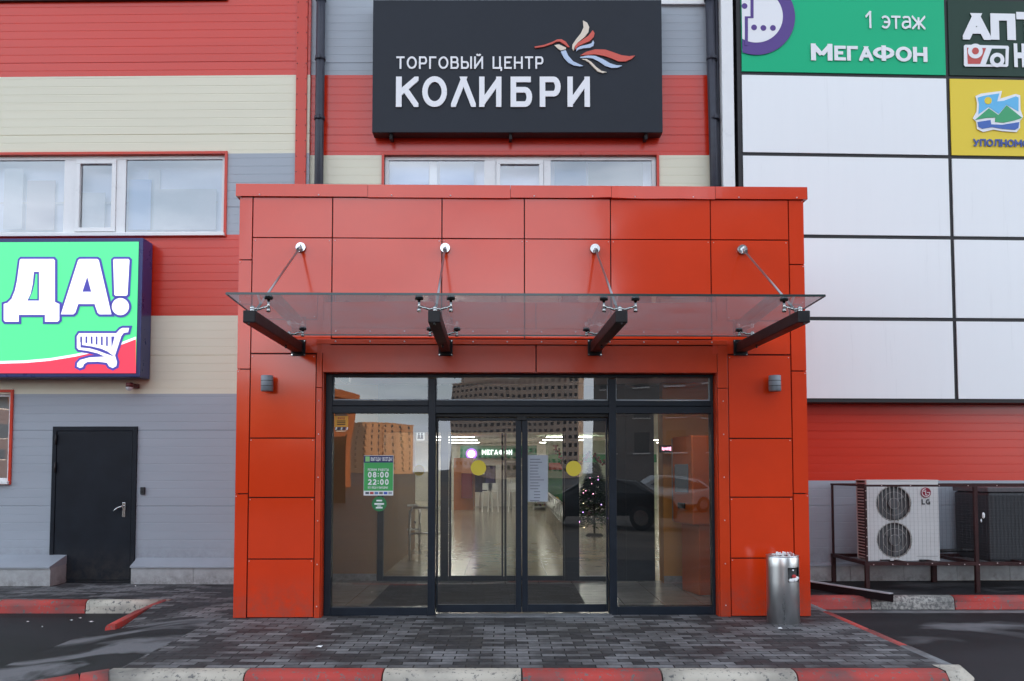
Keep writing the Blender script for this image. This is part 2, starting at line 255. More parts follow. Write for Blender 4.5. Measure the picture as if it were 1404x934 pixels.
# ------------------------------------------------------------------ mesh builders
class MB:
    def __init__(s): s.bm = bmesh.new()
    def quad(s, pts, mi=0, smooth=False):
        f = s.bm.faces.new([s.bm.verts.new(p) for p in pts]); f.material_index = mi; f.smooth = smooth; return f
    def box(s, x0, x1, y0, y1, z0, z1, bev=0, mi=0):
        if x1 < x0: x0, x1 = x1, x0
        if y1 < y0: y0, y1 = y1, y0
        if z1 < z0: z0, z1 = z1, z0
        r = bmesh.ops.create_cube(s.bm, size=1); v = r['verts']
        bmesh.ops.scale(s.bm, vec=(x1 - x0, y1 - y0, z1 - z0), verts=v)
        bmesh.ops.translate(s.bm, vec=((x0 + x1) / 2, (y0 + y1) / 2, (z0 + z1) / 2), verts=v)
        fs = {f for q in v for f in q.link_faces}
        for f in fs: f.material_index = mi
        if bev:
            es = list({e for q in v for e in q.link_edges})
            rb = bmesh.ops.bevel(s.bm, geom=es, offset=bev, segments=2, affect='EDGES', profile=.6)
            for f in rb['faces']: f.material_index = mi
        return s
    def bar(s, a, b, w, h=None, up=(0, 0, 1), mi=0, bev=0):          # a rectangular bar between two points
        a, b = Vector(a), Vector(b); h = h or w; d = (b - a); L = d.length; d.normalize()
        x = d.cross(Vector(up));
        if x.length < 1e-4: x = Vector((1, 0, 0))
        x.normalize(); u = x.cross(d)
        r = bmesh.ops.create_cube(s.bm, size=1); v = r['verts']
        M = Matrix((x * w, d * L, u * h)).transposed().to_4x4(); M.translation = (a + b) / 2
        bmesh.ops.transform(s.bm, matrix=M, verts=v)
        for q in v:
            for f in q.link_faces: f.material_index = mi
        if bev: bmesh.ops.bevel(s.bm, geom=list({e for q in v for e in q.link_edges}), offset=bev, segments=2, affect='EDGES')
        return s
    def cyl(s, a, b, r0, r1=None, seg=20, mi=0, cap=True):
        a, b = Vector(a), Vector(b); d = b - a; r1 = r0 if r1 is None else r1
        q = d.to_track_quat('Z', 'Y').to_matrix().to_4x4(); q.translation = (a + b) / 2
        r = bmesh.ops.create_cone(s.bm, cap_ends=cap, segments=seg, radius1=max(r0, 1e-5), radius2=max(r1, 1e-5), depth=d.length, matrix=q)
        for v in r['verts']:
            for f in v.link_faces: f.material_index = mi; f.smooth = len(f.verts) == 4
        return s
    def sph(s, c, r, seg=10, mi=0, sc=(1, 1, 1)):
        M = Matrix.Translation(c) @ Matrix.Diagonal((*sc, 1))
        q = bmesh.ops.create_uvsphere(s.bm, u_segments=seg, v_segments=max(4, seg // 2 + 1), radius=r, matrix=M)
        for v in q['verts']:
            for f in v.link_faces: f.material_index = mi; f.smooth = True
        return s
    def tube(s, pts, r, seg=8, mi=0):
        for a, b in zip(pts[:-1], pts[1:]): s.cyl(a, b, r, seg=seg, mi=mi)
        for p in pts[1:-1]: s.sph(p, r, 8, mi)
        return s
    def prism(s, poly, y0, y1, mi=0):       # polygon in (x,z) pushed along y
        n = len(poly); A = [s.bm.verts.new((p[0], y0, p[1])) for p in poly]; B = [s.bm.verts.new((p[0], y1, p[1])) for p in poly]
        fs = [s.bm.faces.new(A), s.bm.faces.new(B[::-1])]
        for i in range(n): fs.append(s.bm.faces.new((A[i], B[i], B[(i + 1) % n], A[(i + 1) % n])))
        for f in fs: f.material_index = mi
        return s
    def slab(s, poly, z0, z1, mi=0):        # polygon in (x,y) pushed along z
        n = len(poly); A = [s.bm.verts.new((p[0], p[1], z0)) for p in poly]; B = [s.bm.verts.new((p[0], p[1], z1)) for p in poly]
        fs = [s.bm.faces.new(A[::-1]), s.bm.faces.new(B)]
        for i in range(n): fs.append(s.bm.faces.new((A[i], A[(i + 1) % n], B[(i + 1) % n], B[i])))
        for f in fs: f.material_index = mi
        return s
    def lathe(s, prof, c=(0, 0, 0), seg=40, mi=0, smooth=True):
        rings = []
        for (r, z) in prof: rings.append([s.bm.verts.new((c[0] + r * math.cos(2 * math.pi * k / seg), c[1] + r * math.sin(2 * math.pi * k / seg), c[2] + z)) for k in range(seg)])
        for a, b in zip(rings[:-1], rings[1:]):
            for k in range(seg):
                f = s.bm.faces.new((a[k], a[(k + 1) % seg], b[(k + 1) % seg], b[k])); f.smooth = smooth; f.material_index = mi
        return s
    def build(s, name, mats, parent=None, recalc=True):
        if recalc: bmesh.ops.recalc_face_normals(s.bm, faces=s.bm.faces)
        me = bpy.data.meshes.new(name); s.bm.to_mesh(me); s.bm.free()
        for m in (mats if isinstance(mats, (list, tuple)) else [mats]): me.materials.append(m)
        o = bpy.data.objects.new(name, me); COL.objects.link(o)
        if parent: o.parent = parent
        return o
def tag(o, label=None, cat=None, group=None, kind=None):
    for k, v in (('label', label), ('category', cat), ('group', group), ('kind', kind)):
        if v: o[k] = v
    return o
def empty(name, label, cat, loc=(0, 0, 0), yaw=0, group=None):
    o = bpy.data.objects.new(name, None); COL.objects.link(o); o.location = loc; o.rotation_euler = (0, 0, yaw); o.empty_display_size = .1
    return tag(o, label, cat, group)
def struct(name, mb, m): return tag(mb.build(name, m), kind='structure')
def copy_tree(o, parent=None):
    c = o.copy(); COL.objects.link(c); c.parent = parent
    for ch in o.children: copy_tree(ch, c)
    return c

def clip(poly, x0, x1, z0, z1):
    def cut(P, f, ax, val, keep):
        out = []
        for i in range(len(P)):
            a, b = P[i - 1], P[i]; ia, ib = keep(a[ax], val), keep(b[ax], val)
            if ia != ib:
                t = (val - a[ax]) / (b[ax] - a[ax]); out.append((a[0] + t * (b[0] - a[0]), a[1] + t * (b[1] - a[1])))
            if ib: out.append(b)
        return out
    for ax, val, k in ((0, x0, lambda v, w: v >= w), (0, x1, lambda v, w: v <= w), (1, z0, lambda v, w: v >= w), (1, z1, lambda v, w: v <= w)):
        poly = cut(poly, None, ax, val, k)
        if not poly: return []
    return poly
def circ(cx, cz, r, n=40): return [(cx + r * math.cos(2 * math.pi * i / n), cz + r * math.sin(2 * math.pi * i / n)) for i in range(n)]
def curve_mesh(cu):
    o = bpy.data.objects.new('tmp', cu); COL.objects.link(o); dg = bpy.context.evaluated_depsgraph_get()
    me = bpy.data.meshes.new_from_object(o.evaluated_get(dg)); bpy.data.objects.remove(o); bpy.data.curves.remove(cu); return me
def put_mesh(me, name, m, parent):
    me.materials.clear(); me.materials.append(m); me.name = name
    o = bpy.data.objects.new(name, me); COL.objects.link(o)
    if parent: o.parent = parent
    return o
def shape(name, polys, y, thick, m, parent, offset=0):     # filled flat shape with holes, in local (x,z), front face at y
    cu = bpy.data.curves.new('shape', 'CURVE'); cu.dimensions = '2D'; cu.fill_mode = 'BOTH'; cu.extrude = thick / 2; cu.offset = offset
    for P in polys:
        sp = cu.splines.new('POLY'); sp.points.add(len(P) - 1); sp.use_cyclic_u = True
        for q, p in zip(sp.points, P): q.co = (p[0], p[1], 0, 1)
    me = curve_mesh(cu)
    me.transform(Matrix.Translation((0, y + thick / 2, 0)) @ Matrix.Rotation(R(90), 4, 'X'))
    return put_mesh(me, name, m, parent)
def _arc(cx, cy, rx, ry, a0, a1, n=14): return [(cx + rx * math.cos(R(a0 + (a1 - a0) * k / n)), cy + ry * math.sin(R(a0 + (a1 - a0) * k / n))) for k in range(n + 1)]
def _bowl(x0, y0, y1, x1, r=.28): h = (y1 - y0) / 2; return [(x0, y1), (x1 - r, y1)] + _arc(x1 - r, (y0 + y1) / 2, r, h, 90, -90, 10) + [(x0, y0)]
GL = {                               # hand drawn stroke letters: width, centre lines in a unit box
 'А': (.70, [[(0, 0), (.5, 1)], [(.5, 1), (1, 0)], [(.2, .3), (.8, .3)]]), 'Б': (.60, [[(.92, 1), (0, 1)], [(0, 1), (0, 0)], _bowl(0, 0, .58, 1)]),
 'В': (.60, [[(0, 0), (0, 1)], _bowl(0, .53, 1, .92), _bowl(0, 0, .53, 1)]), 'Г': (.50, [[(0, 0), (0, 1)], [(0, 1), (1, 1)]]),
 'Д': (.74, [[(0, -.17), (0, 0)], [(0, 0), (1, 0)], [(1, 0), (1, -.17)], [(.14, 0), (.3, .5), (.34, 1)], [(.34, 1), (.84, 1)], [(.84, 1), (.84, 0)]]), 'Е': (.54, [[(1, 1), (0, 1)], [(0, 1), (0, 0)], [(0, 0), (1, 0)], [(0, .52), (.88, .52)]]),
 'Ж': (.92, [[(.5, 0), (.5, 1)], [(0, 1), (.42, .5)], [(.42, .5), (0, 0)], [(1, 1), (.58, .5)], [(.58, .5), (1, 0)], [(.42, .5), (.58, .5)]]), 'З': (.56, [[(0, .86)] + _arc(.45, .75, .5, .25, 140, -90, 14) + [(.3, .5)], [(.3, .5)] + _arc(.45, .25, .55, .25, 90, -140, 14)]),
 'И': (.66, [[(0, 0), (0, 1)], [(1, 0), (1, 1)], [(0, .02), (1, .98)]]), 'Й': (.66, [[(0, 0), (0, 1)], [(1, 0), (1, 1)], [(0, .02), (1, .98)], _arc(.5, 1.34, .24, .14, 190, 350, 8)]),
 'К': (.62, [[(0, 0), (0, 1)], [(1, 1), (.02, .42)], [(.36, .62), (1, 0)]]), 'Л': (.68, [[(0, 0), (.16, .1), (.24, .5), (.26, 1)], [(.26, 1), (1, 1)], [(1, 1), (1, 0)]]), 'Λ': (.74, [[(0, 0), (.5, 1)], [(.5, 1), (1, 0)]]),
 'М': (.80, [[(0, 0), (0, 1)], [(0, 1), (.5, .3)], [(.5, .3), (1, 1)], [(1, 1), (1, 0)]]), 'Н': (.64, [[(0, 0), (0, 1)], [(1, 0), (1, 1)], [(0, .5), (1, .5)]]), 'О': (.74, [_arc(.5, .5, .5, .5, 0, 360, 32)]), 'П': (.64, [[(0, 0), (0, 1)], [(0, 1), (1, 1)], [(1, 1), (1, 0)]]),
 'Р': (.58, [[(0, 0), (0, 1)], _bowl(0, .42, 1, 1)]), 'С': (.66, [_arc(.52, .5, .52, .5, 45, 315, 24)]), 'Т': (.60, [[(0, 1), (1, 1)], [(.5, 1), (.5, 0)]]), 'У': (.64, [[(0, 1), (.5, .36)], [(1, 1), (.5, .3), (.34, .02)], [(.34, 0), (.08, 0)]]),
 'Ф': (.86, [[(.5, 0), (.5, 1)], _arc(.5, .53, .5, .36, 0, 360, 28)]), 'Х': (.66, [[(0, 0), (1, 1)], [(0, 1), (1, 0)]]), 'Ц': (.70, [[(0, 1), (0, 0)], [(0, 0), (1, 0)], [(1, 0), (1, -.2)], [(.84, 0), (.84, 1)]]), 'Ч': (.60, [[(0, 1), (0, .66)] + _arc(.3, .66, .3, .22, 180, 270, 6) + [(1, .44)], [(1, 1), (1, 0)]]),
 'Ы': (.82, [[(0, 0), (0, 1)], _bowl(0, 0, .56, .68, .22), [(1, 0), (1, 1)]]), 'Э': (.64, [_arc(.48, .5, .52, .5, 135, -135, 24), [(.3, .5), (1, .5)]]),
 'э': (.54, [_arc(.46, .36, .54, .36, 135, -135, 20), [(.3, .36), (1, .36)]]), 'т': (.52, [[(0, .72), (1, .72)], [(.5, .72), (.5, 0)]]), 'а': (.52, [[(.06, .66), (.3, .72)] + _arc(.66, .5, .34, .22, 90, 0, 6) + [(1, 0)], [(1, .4), (.4, .42)] + _arc(.34, .2, .34, .2, 90, 300, 12) + [(1, .14)]]),
 'ж': (.78, [[(.5, 0), (.5, .72)], [(0, .72), (.42, .36)], [(.42, .36), (0, 0)], [(1, .72), (.58, .36)], [(.58, .36), (1, 0)], [(.42, .36), (.58, .36)]]),
 '0': (.60, [_arc(.5, .5, .5, .5, 0, 360, 30)]), '8': (.58, [_arc(.5, .76, .42, .24, 0, 360, 24), _arc(.5, .26, .5, .26, 0, 360, 24)]), '2': (.58, [_arc(.5, .7, .48, .3, 165, -30, 14) + [(.04, .02)], [(0, 0), (1, 0)]]), '1': (.34, [[(0, .74), (.72, .98)], [(.8, 1), (.8, 0)]]),
 ':': (.16, [[(.5, .10), (.5, .32)], [(.5, .62), (.5, .84)]]), '!': (.16, [[(.5, .34), (.5, 1)], [(.5, .0), (.5, .06)]]), 'L': (.50, [[(0, 1), (0, 0)], [(0, 0), (1, 0)]]), 'G': (.70, [_arc(.5, .5, .5, .5, 45, 345, 26), [(1, .42), (1, .05)], [(.55, .46), (1, .46)]]), ' ': (.34, [])}
def text(name, body, x0, x1, z0, z1, y, m, parent, bold=.07, thick=.006, gap=None):   # lettering fitted into the rectangle of its capitals
    hw = bold; gap = (.10 + hw * 1.1) if gap is None else gap; polys = []; cx = 0
    for ch in body:
        w, strokes = GL[ch]; w = w + hw * (1.2 if w > .2 else .8)
        for st in strokes:
            P = [(cx + hw + u * (w - 2 * hw), hw + v * (1 - 2 * hw)) for u, v in st]; nseg = len(P) - 1
            for i in range(nseg):
                a_, b_ = Vector(P[i]), Vector(P[i + 1]); d = (b_ - a_)
                if d.length < 1e-6: continue
                d.normalize(); nn = Vector((-d.y, d.x)) * hw; slope = abs(d.x) > .05 and abs(d.y) > .05
                e = hw * (1.6 if slope else 1.0) if nseg == 1 else hw * .22
                e0, e1 = e, e
                inside = lambda uv: .02 < uv[0] < .98 and .02 < uv[1] < .98
                if nseg == 1 and inside(st[0]): e0 = 0
                if nseg == 1 and inside(st[1]): e1 = 0
                if nseg > 1 and i == 0: e0 = 0
                if nseg > 1 and i == nseg - 1: e1 = 0
                q = [a_ - d * e0 + nn, a_ - d * e0 - nn, b_ + d * e1 - nn, b_ + d * e1 + nn]
                lo, hi = (-.2 if ch in 'ДЦ' else 0), (1.6 if ch == 'Й' and min(a_.y, b_.y) > 1 else 1)
                q = clip([tuple(v) for v in q], cx, cx + w, lo, hi)
                if len(q) > 2: polys.append(q)
        cx += w + gap
    tot = cx - gap; mb = MB()
    for k, q in enumerate(polys): mb.prism([(x0 + u / tot * (x1 - x0), z0 + v * (z1 - z0)) for u, v in q], y + .00006 * (k % 9), y + thick)
    return mb.build(name, m, parent)

# ------------------------------------------------------------------ ground
mb = MB(); mb.quad([(-900, -1200, -.14), (900, -1200, -.14), (900, 10.06, -.14), (-900, 10.06, -.14)])
struct('road', mb, ASPHALT)
mb = MB(); mb.quad([(-900, 10.05, -.16), (900, 10.05, -.16), (900, 900, -.16), (-900, 900, -.16)])
struct('ground', mb, CONCRETE)
mb = MB(); mb.quad([(-60, -90, -.136), (60, -90, -.136), (60, 2.2, -.136), (-60, 2.2, -.136)]); struct('parking_lot', mb, asphalt_mat('dry brown asphalt', dark=(.07, .06, .05), light=(.17, .145, .12), lo=.42, hi=.62, scale=.5))
AX0, AX1, AY0 = -2.97, 3.42, 6.66
def slab_obj(name, poly, z0, z1, m): mb = MB(); mb.slab(poly, z0, z1); return struct(name, mb, m)
slab_obj('paved_apron', [(AX0, AY0), (AX1, AY0), (AX1, 8.9), (AX1, 11.72), (AX0, 11.72), (AX0, 8.95)], -.15, 0, PAVER)
slab_obj('pavement', [(-30, 10.17), (-3.99, 10.17), (-3.99, 9.75), (AX0 - .002, 9.75), (AX0 - .002, 11.9), (-30, 11.9)], -.15, -.004, PAVER)
slab_obj('pavement', [(AX1 + .1, 10.52), (40, 10.52), (40, 12.6), (AX1 + .1, 12.6)], -.15, -.004, asphalt_mat('worn dark pavement', light=(.10, .10, .105), lo=.52, hi=.68, scale=1.6))
# ramp of asphalt rising to the apron, and the pavers that fall to meet it
def rampz(x): t = min(1, max(0, (-2.972 - x) / 1.45)); return -.003 - .142 * (t * t * (3 - 2 * t))
def sheet(name, xs, yfun, zfun, m, n=4):
    mb = MB(); P = [[mb.bm.verts.new((x, yfun(x, k / n), zfun(x, k / n))) for k in range(n + 1)] for x in xs]
    for a, b in zip(P[:-1], P[1:]):
        for k in range(n): mb.bm.faces.new((a[k], b[k], b[k + 1], a[k + 1])).smooth = True
    return struct(name, mb, m)
sheet('asphalt_ramp', [-2.972 - 1.45 * i / 10 for i in range(11)], lambda x, v: (6.62 + (x + 2.972) * .5) * (1 - v) + 8.95 * v, lambda x, v: rampz(x), ASPHALT_R)
sheet('pavement', [-2.972 - 1.018 * i / 8 for i in range(9)], lambda x, v: 8.95 + .8 * v, lambda x, v: (rampz(x) + .001) * (1 - v) + v * -.004, PAVER)

def kerb(a, b, w, top0, top1, m, side=1, bot=-.15):      # one stone from a to b, its face on the given side
    a, b = Vector((a[0], a[1], 0)), Vector((b[0], b[1], 0)); d = (b - a); L = d.length; d.normalize(); n = Vector((d.y, -d.x, 0)) * side
    g = .006; mb = MB(); bm = mb.bm
    prof = [(0, bot), (0, -.0), (.02, .006), (w * .55, .006), (w * .82, -.006), (w * .95, -.03), (w, -.06), (w + .012, bot)]
    ends = []
    for (p, top) in ((a + d * g, top0), (b - d * g, top1)):
        ends.append([bm.verts.new(tuple(p + n * q) [:2] + ((bot if z == bot else top + z),)) for q, z in prof])
    for k in range(len(prof) - 1):
        f = bm.faces.new((ends[0][k], ends[1][k], ends[1][k + 1], ends[0][k + 1])); f.smooth = 1 < k < 6
    bm.faces.new(ends[0]); bm.faces.new(ends[1][::-1])
    return struct('kerb_stone', mb, m)
KW = .19
fx = [gnd(p, 917).x for p in (155, 343, 528, 715, 903, 1084, 1286)]
for i in range(6): kerb((fx[i], AY0), (fx[i + 1], AY0), KW, 0, 0, WHITEK if i % 2 == 0 else REDK, 1)
kerb((fx[0] - .02, AY0 - .02), (fx[0] - .21, AY0 - .10), KW, 0, -.015, REDK, -1)
kerb((fx[0] - .22, AY0 - .105), (fx[0] - .66, AY0 - .36), KW, -.015, -.05, REDK, -1)
kerb((fx[0] - .67, AY0 - .365), (fx[0] - 1.4, AY0 - .85), KW, -.05, -.09, REDK, -1)
mb = MB()                                               # curved end stone at the apron's front corner
N = 8
arc = [(fx[6] + .012 + (KW + .10) * math.sin(t), AY0 + .10 - (KW + .10) * math.cos(t)) for t in [math.pi / 2 * k / N for k in range(N + 1)]]
arcn = [(fx[6] + .012 + (KW + .02) * math.sin(t), AY0 + .10 - (KW + .02) * math.cos(t)) for t in [math.pi / 2 * k / N for k in range(N + 1)]]
for k in range(N):
    a, b, c, d = arc[k], arc[k + 1], arcn[k], arcn[k + 1]
    mb.quad([(*a, -.15), (*b, -.15), (*b, -.07), (*a, -.07)], smooth=True); mb.quad([(*a, -.07), (*b, -.07), (*d, .005), (*c, .005)], smooth=True)
    mb.quad([(*c, .005), (*d, .005), (fx[6] + .012, AY0 + .1, .005)])
struct('kerb_stone', mb, WHITEK)
rx = [fx[6] + .012 + KW * .2, AX1]
kerb((AX1, 9.3), (AX1, 8.25), .11, .0, .0, REDK, -1); kerb((AX1, 8.25), (AX1, 7.5), .12, .0, .0, REDK, -1); kerb((AX1, 7.5), (AX1, 6.76), .13, .0, .0, CONCRETE, -1)
kerb((AX1, 10.6), (AX1, 9.3), .11, .0, .0, CONCRETE, -1)
# back kerbs
ks = [gnd(p, 822).x for p in (7, 125, 243)]
L1 = ks[1] - ks[0]
for i in range(-6, 2):
    x0 = ks[0] + L1 * i; x1 = x0 + L1 if i < 1 else -3.93
    kerb((x0, 10.17), (x1, 10.17), .13, 0, 0, REDK if i % 2 == 0 else WHITEK, 1)
kerb((-3.97, 10.12), (-3.99, 9.5), .10, 0.004, -.015, REDK, 1); kerb((-3.99, 9.5), (-4.03, 8.9), .11, -.015, -.07, REDK, 1)
krs = [3.47, gnd(1187, 816).x, gnd(1300, 816).x]
L2 = krs[2] - krs[1]; krs += [krs[2] + L2 * k for k in range(1, 6)]
for i in range(len(krs) - 1): kerb((krs[i], 10.52), (krs[i + 1], 10.52), .14, 0, 0, REDK if i % 2 == 0 else DIRTYK, 1)
# concrete threshold strip before the doors
mb = MB(); mb.box(-.72, 1.12, 8.93, 9.10, -.05, .012, .004); struct('threshold', mb, CONCRETE)

# ------------------------------------------------------------------ the mall building
LW = Plane(-5.0, 11.70, R(-.9)); CW = Plane(0, 11.72, 0); RW = Plane(5.4, 11.93, R(2.0))
mall = empty('shopping_centre', 'large shopping centre clad in red, cream and grey horizontal metal panels behind the orange porch', 'building')
def sub(P, name):        # an in-between holder is not wanted: parts are meshes moved by the plane's own matrix
    pass
def on(P, o): o.location = P.O; o.rotation_euler = (0, 0, P.yaw); return o
def wall_band(P, x0, x1, z0, z1, m, y0=0.0, thick=.12, pitch=.115, name='wall_panel'):
    mb = MB(); bm = mb.bm
    prof = [(y0, z0)]
    k0 = math.ceil((z0 + .02) / pitch); z = k0 * pitch; i = k0
    while z < z1 - .02:
        g, dep = (.007, .008) if i % 9 == 0 else (.005, .0021)
        prof += [(y0, z - g), (y0 + dep, z - g * .4), (y0 + dep, z + g * .4), (y0, z + g)]; z += pitch; i += 1
    prof.append((y0, z1))
    A = [bm.verts.new((x0, y, z)) for y, z in prof]; B = [bm.verts.new((x1, y, z)) for y, z in prof]
    for a, b, c, d in zip(A[:-1], B[:-1], B[1:], A[1:]): bm.faces.new((a, b, c, d))
    mb.quad([(x0, y0 + thick, z0), (x0, y0 + thick, z1), (x1, y0 + thick, z1), (x1, y0 + thick, z0)])
    mb.quad([(x0, y0, z0), (x0, y0, z1), (x0, y0 + thick, z1), (x0, y0 + thick, z0)]); mb.quad([(x1, y0, z0), (x1, y0 + thick, z0), (x1, y0 + thick, z1), (x1, y0, z1)])
    return on(P, mb.build(name, m, mall, recalc=False))
TOP = 13.5
# left wall: bands with a hole for the upper window, the small window and the door
lz = [0, LW.z(546, 250), LW.z(433, 250), LW.z(322, 250), LW.z(211, 250), LW.z(104, 250)]
lxr = LW.x(424, 200); lxl = -22.0
wx1 = LW.x(308, 270); wz0, wz1 = LW.z(322, 200), LW.z(212, 200)
dx0, dx1, dz1 = LW.x(71, 690), LW.x(187, 690), LW.z(585, 130)
sx1, sz0, sz1 = LW.x(14, 600), LW.z(661, 5), LW.z(538, 5)
for (x0, x1, z0, z1, m) in ((lxl, lxr, lz[5], lz[5] + 2.3, RED_WALL), (lxl, lxr, lz[5] + 2.3, TOP, GREY), (lxl, lxr, lz[4], lz[5], CREAM), (wx1, lxr, lz[3], lz[4], GREY), (lxl, lxr, lz[2], lz[3], RED_WALL),
        (lxl, lxr, lz[1] + .06, lz[2], CREAM), (sx1, lxr, dz1, lz[1] + .06, GREY), (sx1, dx0, sz0, dz1, GREY), (dx1, lxr, 0, dz1, GREY), (lxl, dx0, 0, sz0, GREY)):
    wall_band(LW, x0, x1, z0, z1, m)
cz = [LW.z(0, 500), CW.z(210), CW.z(103)]
cx0, cx1 = lxr - LW.O.x * 0 + LW.O.x - .06, CW.x(1000, 200)
cwx0, cwx1, cwz1 = CW.x(527, 230), CW.x(900, 230), CW.z(213)
cwz0 = cwz1 - 1.1
wall_band(CW, cx0, cx1, cz[2], cz[2] + 1.0, GREY); wall_band(CW, cx0, cx1, cz[2] + 1.0, TOP, GREY); wall_band(CW, cx0, cx1, cwz1, cz[2], RED_WALL)
wall_band(CW, cx0, cwx0, cwz0, cwz1, CREAM); wall_band(CW, cwx1, cx1, cwz0, cwz1, CREAM); wall_band(CW, cx0, cx1, 3.2, cwz0, RED_WALL)
rz = [0, RW.z(659, 1250), RW.z(545, 1250)]
rxa = -2.15
wall_band(RW, rxa, 30, 0, rz[1], GREY); wall_band(RW, rxa, 30, rz[1], rz[2] + .1, RED_WALL); wall_band(RW, rxa, 30, rz[2] + .1, TOP, GREY)
mb = MB()                                             # body behind the facade
mb.box(-27, -26.8, 11.9, 52, 0, TOP); mb.build('side_wall', GREY, mall)
for bb in ((95, 95.2, 12.5, 52), (-27, 95.2, 52, 52.2), (30.1, 95, 12.9, 13.1)): mb = MB(); mb.box(*bb, 0, TOP); mb.build('side_wall', GREY, mall)
mb = MB(); mb.box(-27, 95.2, 11.95, 52.2, TOP, TOP + .4); mb.build('roof', PIPE, mall)
# vertical corner trims
def trimbox(P, x0, x1, y0, y1, z0, z1, m, name='corner_trim', bev=.004):
    mb = MB(); mb.box(x0, x1, y0, y1, z0, z1, bev); return on(P, mb.build(name, m, mall))
mb = MB(); mb.box(LW.x(406, 150), LW.x(421, 150), -.03, .12, .05, 8.6, .004); xx = LW.x(406.5, 150), LW.x(421, 150)
for i in range(22):
    for x in xx: mb.sph((x + (.012 if x == xx[0] else -.012), -.031, 3.9 + i * .22), .008, 6, 1)
on(LW, mb.build('corner_trim', [RED_TRIM, BLACK], mall))
trimbox(RW, RW.x(1007, 180, .34), RW.x(991, 180, .34), -.34, .02, 3.0, 9.2, PVC)
# drainpipes with collars
def pipe(px0, px1, name='drainpipe'):
    a, b = at(px0, 0, 11.55), at(px1, 250, 11.55); x = (a.x + b.x) / 2
    mb = MB(); mb.cyl((b.x, 11.60, 3.2), (a.x + (a.x - b.x) * .2, 11.60, 9.3), .062, seg=20)
    for z in (5.15, 6.4, 7.25, 8.1):
        xq = b.x + (a.x - b.x) * (z - b.z) / (a.z - b.z)
        mb.cyl((xq, 11.60, z - .025), (xq, 11.60, z + .025), .074, seg=20); mb.box(xq - .015, xq + .015, 11.5, 11.55, z - .03, z + .03); mb.box(xq - .02, xq + .02, 11.6, 11.75, z - .01, z + .01)
    return mb.build(name, PIPE, mall)
pipe(439, 436)
pipe(974, 984)
mb = MB()
a, b = at(987, 0, 11.6), at(993, 250, 11.6); mb.cyl((b.x - .05, 11.64, 3.2), (a.x - .05, 11.64, 9.3), .03, seg=12); mb.build('cable_conduit', PIPE, mall)

# windows
def window(P, x0, x1, z0, z1, seams, vent, inner, deep=.10, sill=True):
    """red lined opening with white frame; seams: list of (x0,x1) bars; vent: index of the pane that is an opening sash"""
    mb = MB(); t = .035
    mb.box(x0 - t, x1 + t, -.025, deep, z1, z1 + t); mb.box(x0 - t, x0, -.025, deep, z0 - t, z1); mb.box(x1, x1 + t, -.025, deep, z0 - t, z1); mb.box(x0, x1, -.03, deep, z0 - t, z0 - .004)
    w = on(P, mb.build('window', RED_TRIM, mall))
    def kid(n, b, m): o = b.build(n, m, w); return o
    f = MB(); ft = .055
    f.box(x0, x1, deep - .055, deep, z1 - ft, z1, .004); f.box(x0, x1, deep - .055, deep, z0, z0 + ft, .004); f.box(x0, x0 + ft, deep - .054, deep - .001, z0 + ft, z1 - ft); f.box(x1 - ft, x1, deep - .054, deep - .001, z0 + ft, z1 - ft)
    for s0, s1 in seams: f.box(s0, s1, deep - .052, deep - .002, z0 + ft, z1 - ft, .004)
    kid('frame', f, PVC)
    edges = [x0 + ft] + [v for s in seams for v in s] + [x1 - ft]
    for k in range(0, len(edges), 2):
        a, b = edges[k], edges[k + 1]
        if k // 2 in vent:
            s = MB(); q = .06
            s.box(a + .004, b - .004, deep - .075, deep - .01, z0 + ft + .004, z0 + ft + q, .006); s.box(a + .004, b - .004, deep - .075, deep - .01, z1 - ft - q, z1 - ft - .004, .006)
            s.box(a + .004, a + q, deep - .074, deep - .011, z0 + ft + q, z1 - ft - q); s.box(b - q, b - .004, deep - .074, deep - .011, z0 + ft + q, z1 - ft - q); kid('sash', s, PVC); a += q; b -= q
        gm = MB(); qz = .06 if k // 2 in vent else 0
        gm.quad([(a, deep - .03, z0 + ft + qz), (b, deep - .03, z0 + ft + qz), (b, deep - .03, z1 - ft - qz), (a, deep - .03, z1 - ft - qz)]); kid('pane', gm, WINGLASS)
    if sill: s = MB(); s.box(x0 - .02, x1 + .02, -.07, deep - .056, z0 - .03, z0 + .012, .004); kid('sill', s, PVC)
    b = MB(); b.box(x0, x1, deep + .18, deep + .20, z0 - .2, z1 + .2); b.box(x0 - .02, x0, deep, deep + .18, z0 - .2, z1 + .2); b.box(x1, x1 + .02, deep, deep + .18, z0 - .2, z1 + .2); b.box(x0, x1, deep, deep + .18, z1 + .2, z1 + .22); b.box(x0, x1, deep, deep + .18, z0 - .22, z0 - .2)
    kid('room_lining', b, inner)
    return w
BLIND = mat('pale blue roller blind', (.80, .82, .90), .8, var=.08, vscale=1.1)
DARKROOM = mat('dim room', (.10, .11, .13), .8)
X = lambda p: LW.x(p, 270, -.06)
lwin = window(LW, -9.5 + 4.9, wx1, wz0, wz1, [(X(-260), X(-244)), (X(-120), X(-104)), (X(88), X(104.5)), (X(160), X(172.5))], (3,), BLIND)
mb = MB()                                              # pale things standing behind the panes
CURT = [mat('cream curtain', (.70, .69, .66), .8, var=.08), mat('light blue curtain', (.38, .55, .85), .8), mat('peach box', (.68, .55, .50), .8)]
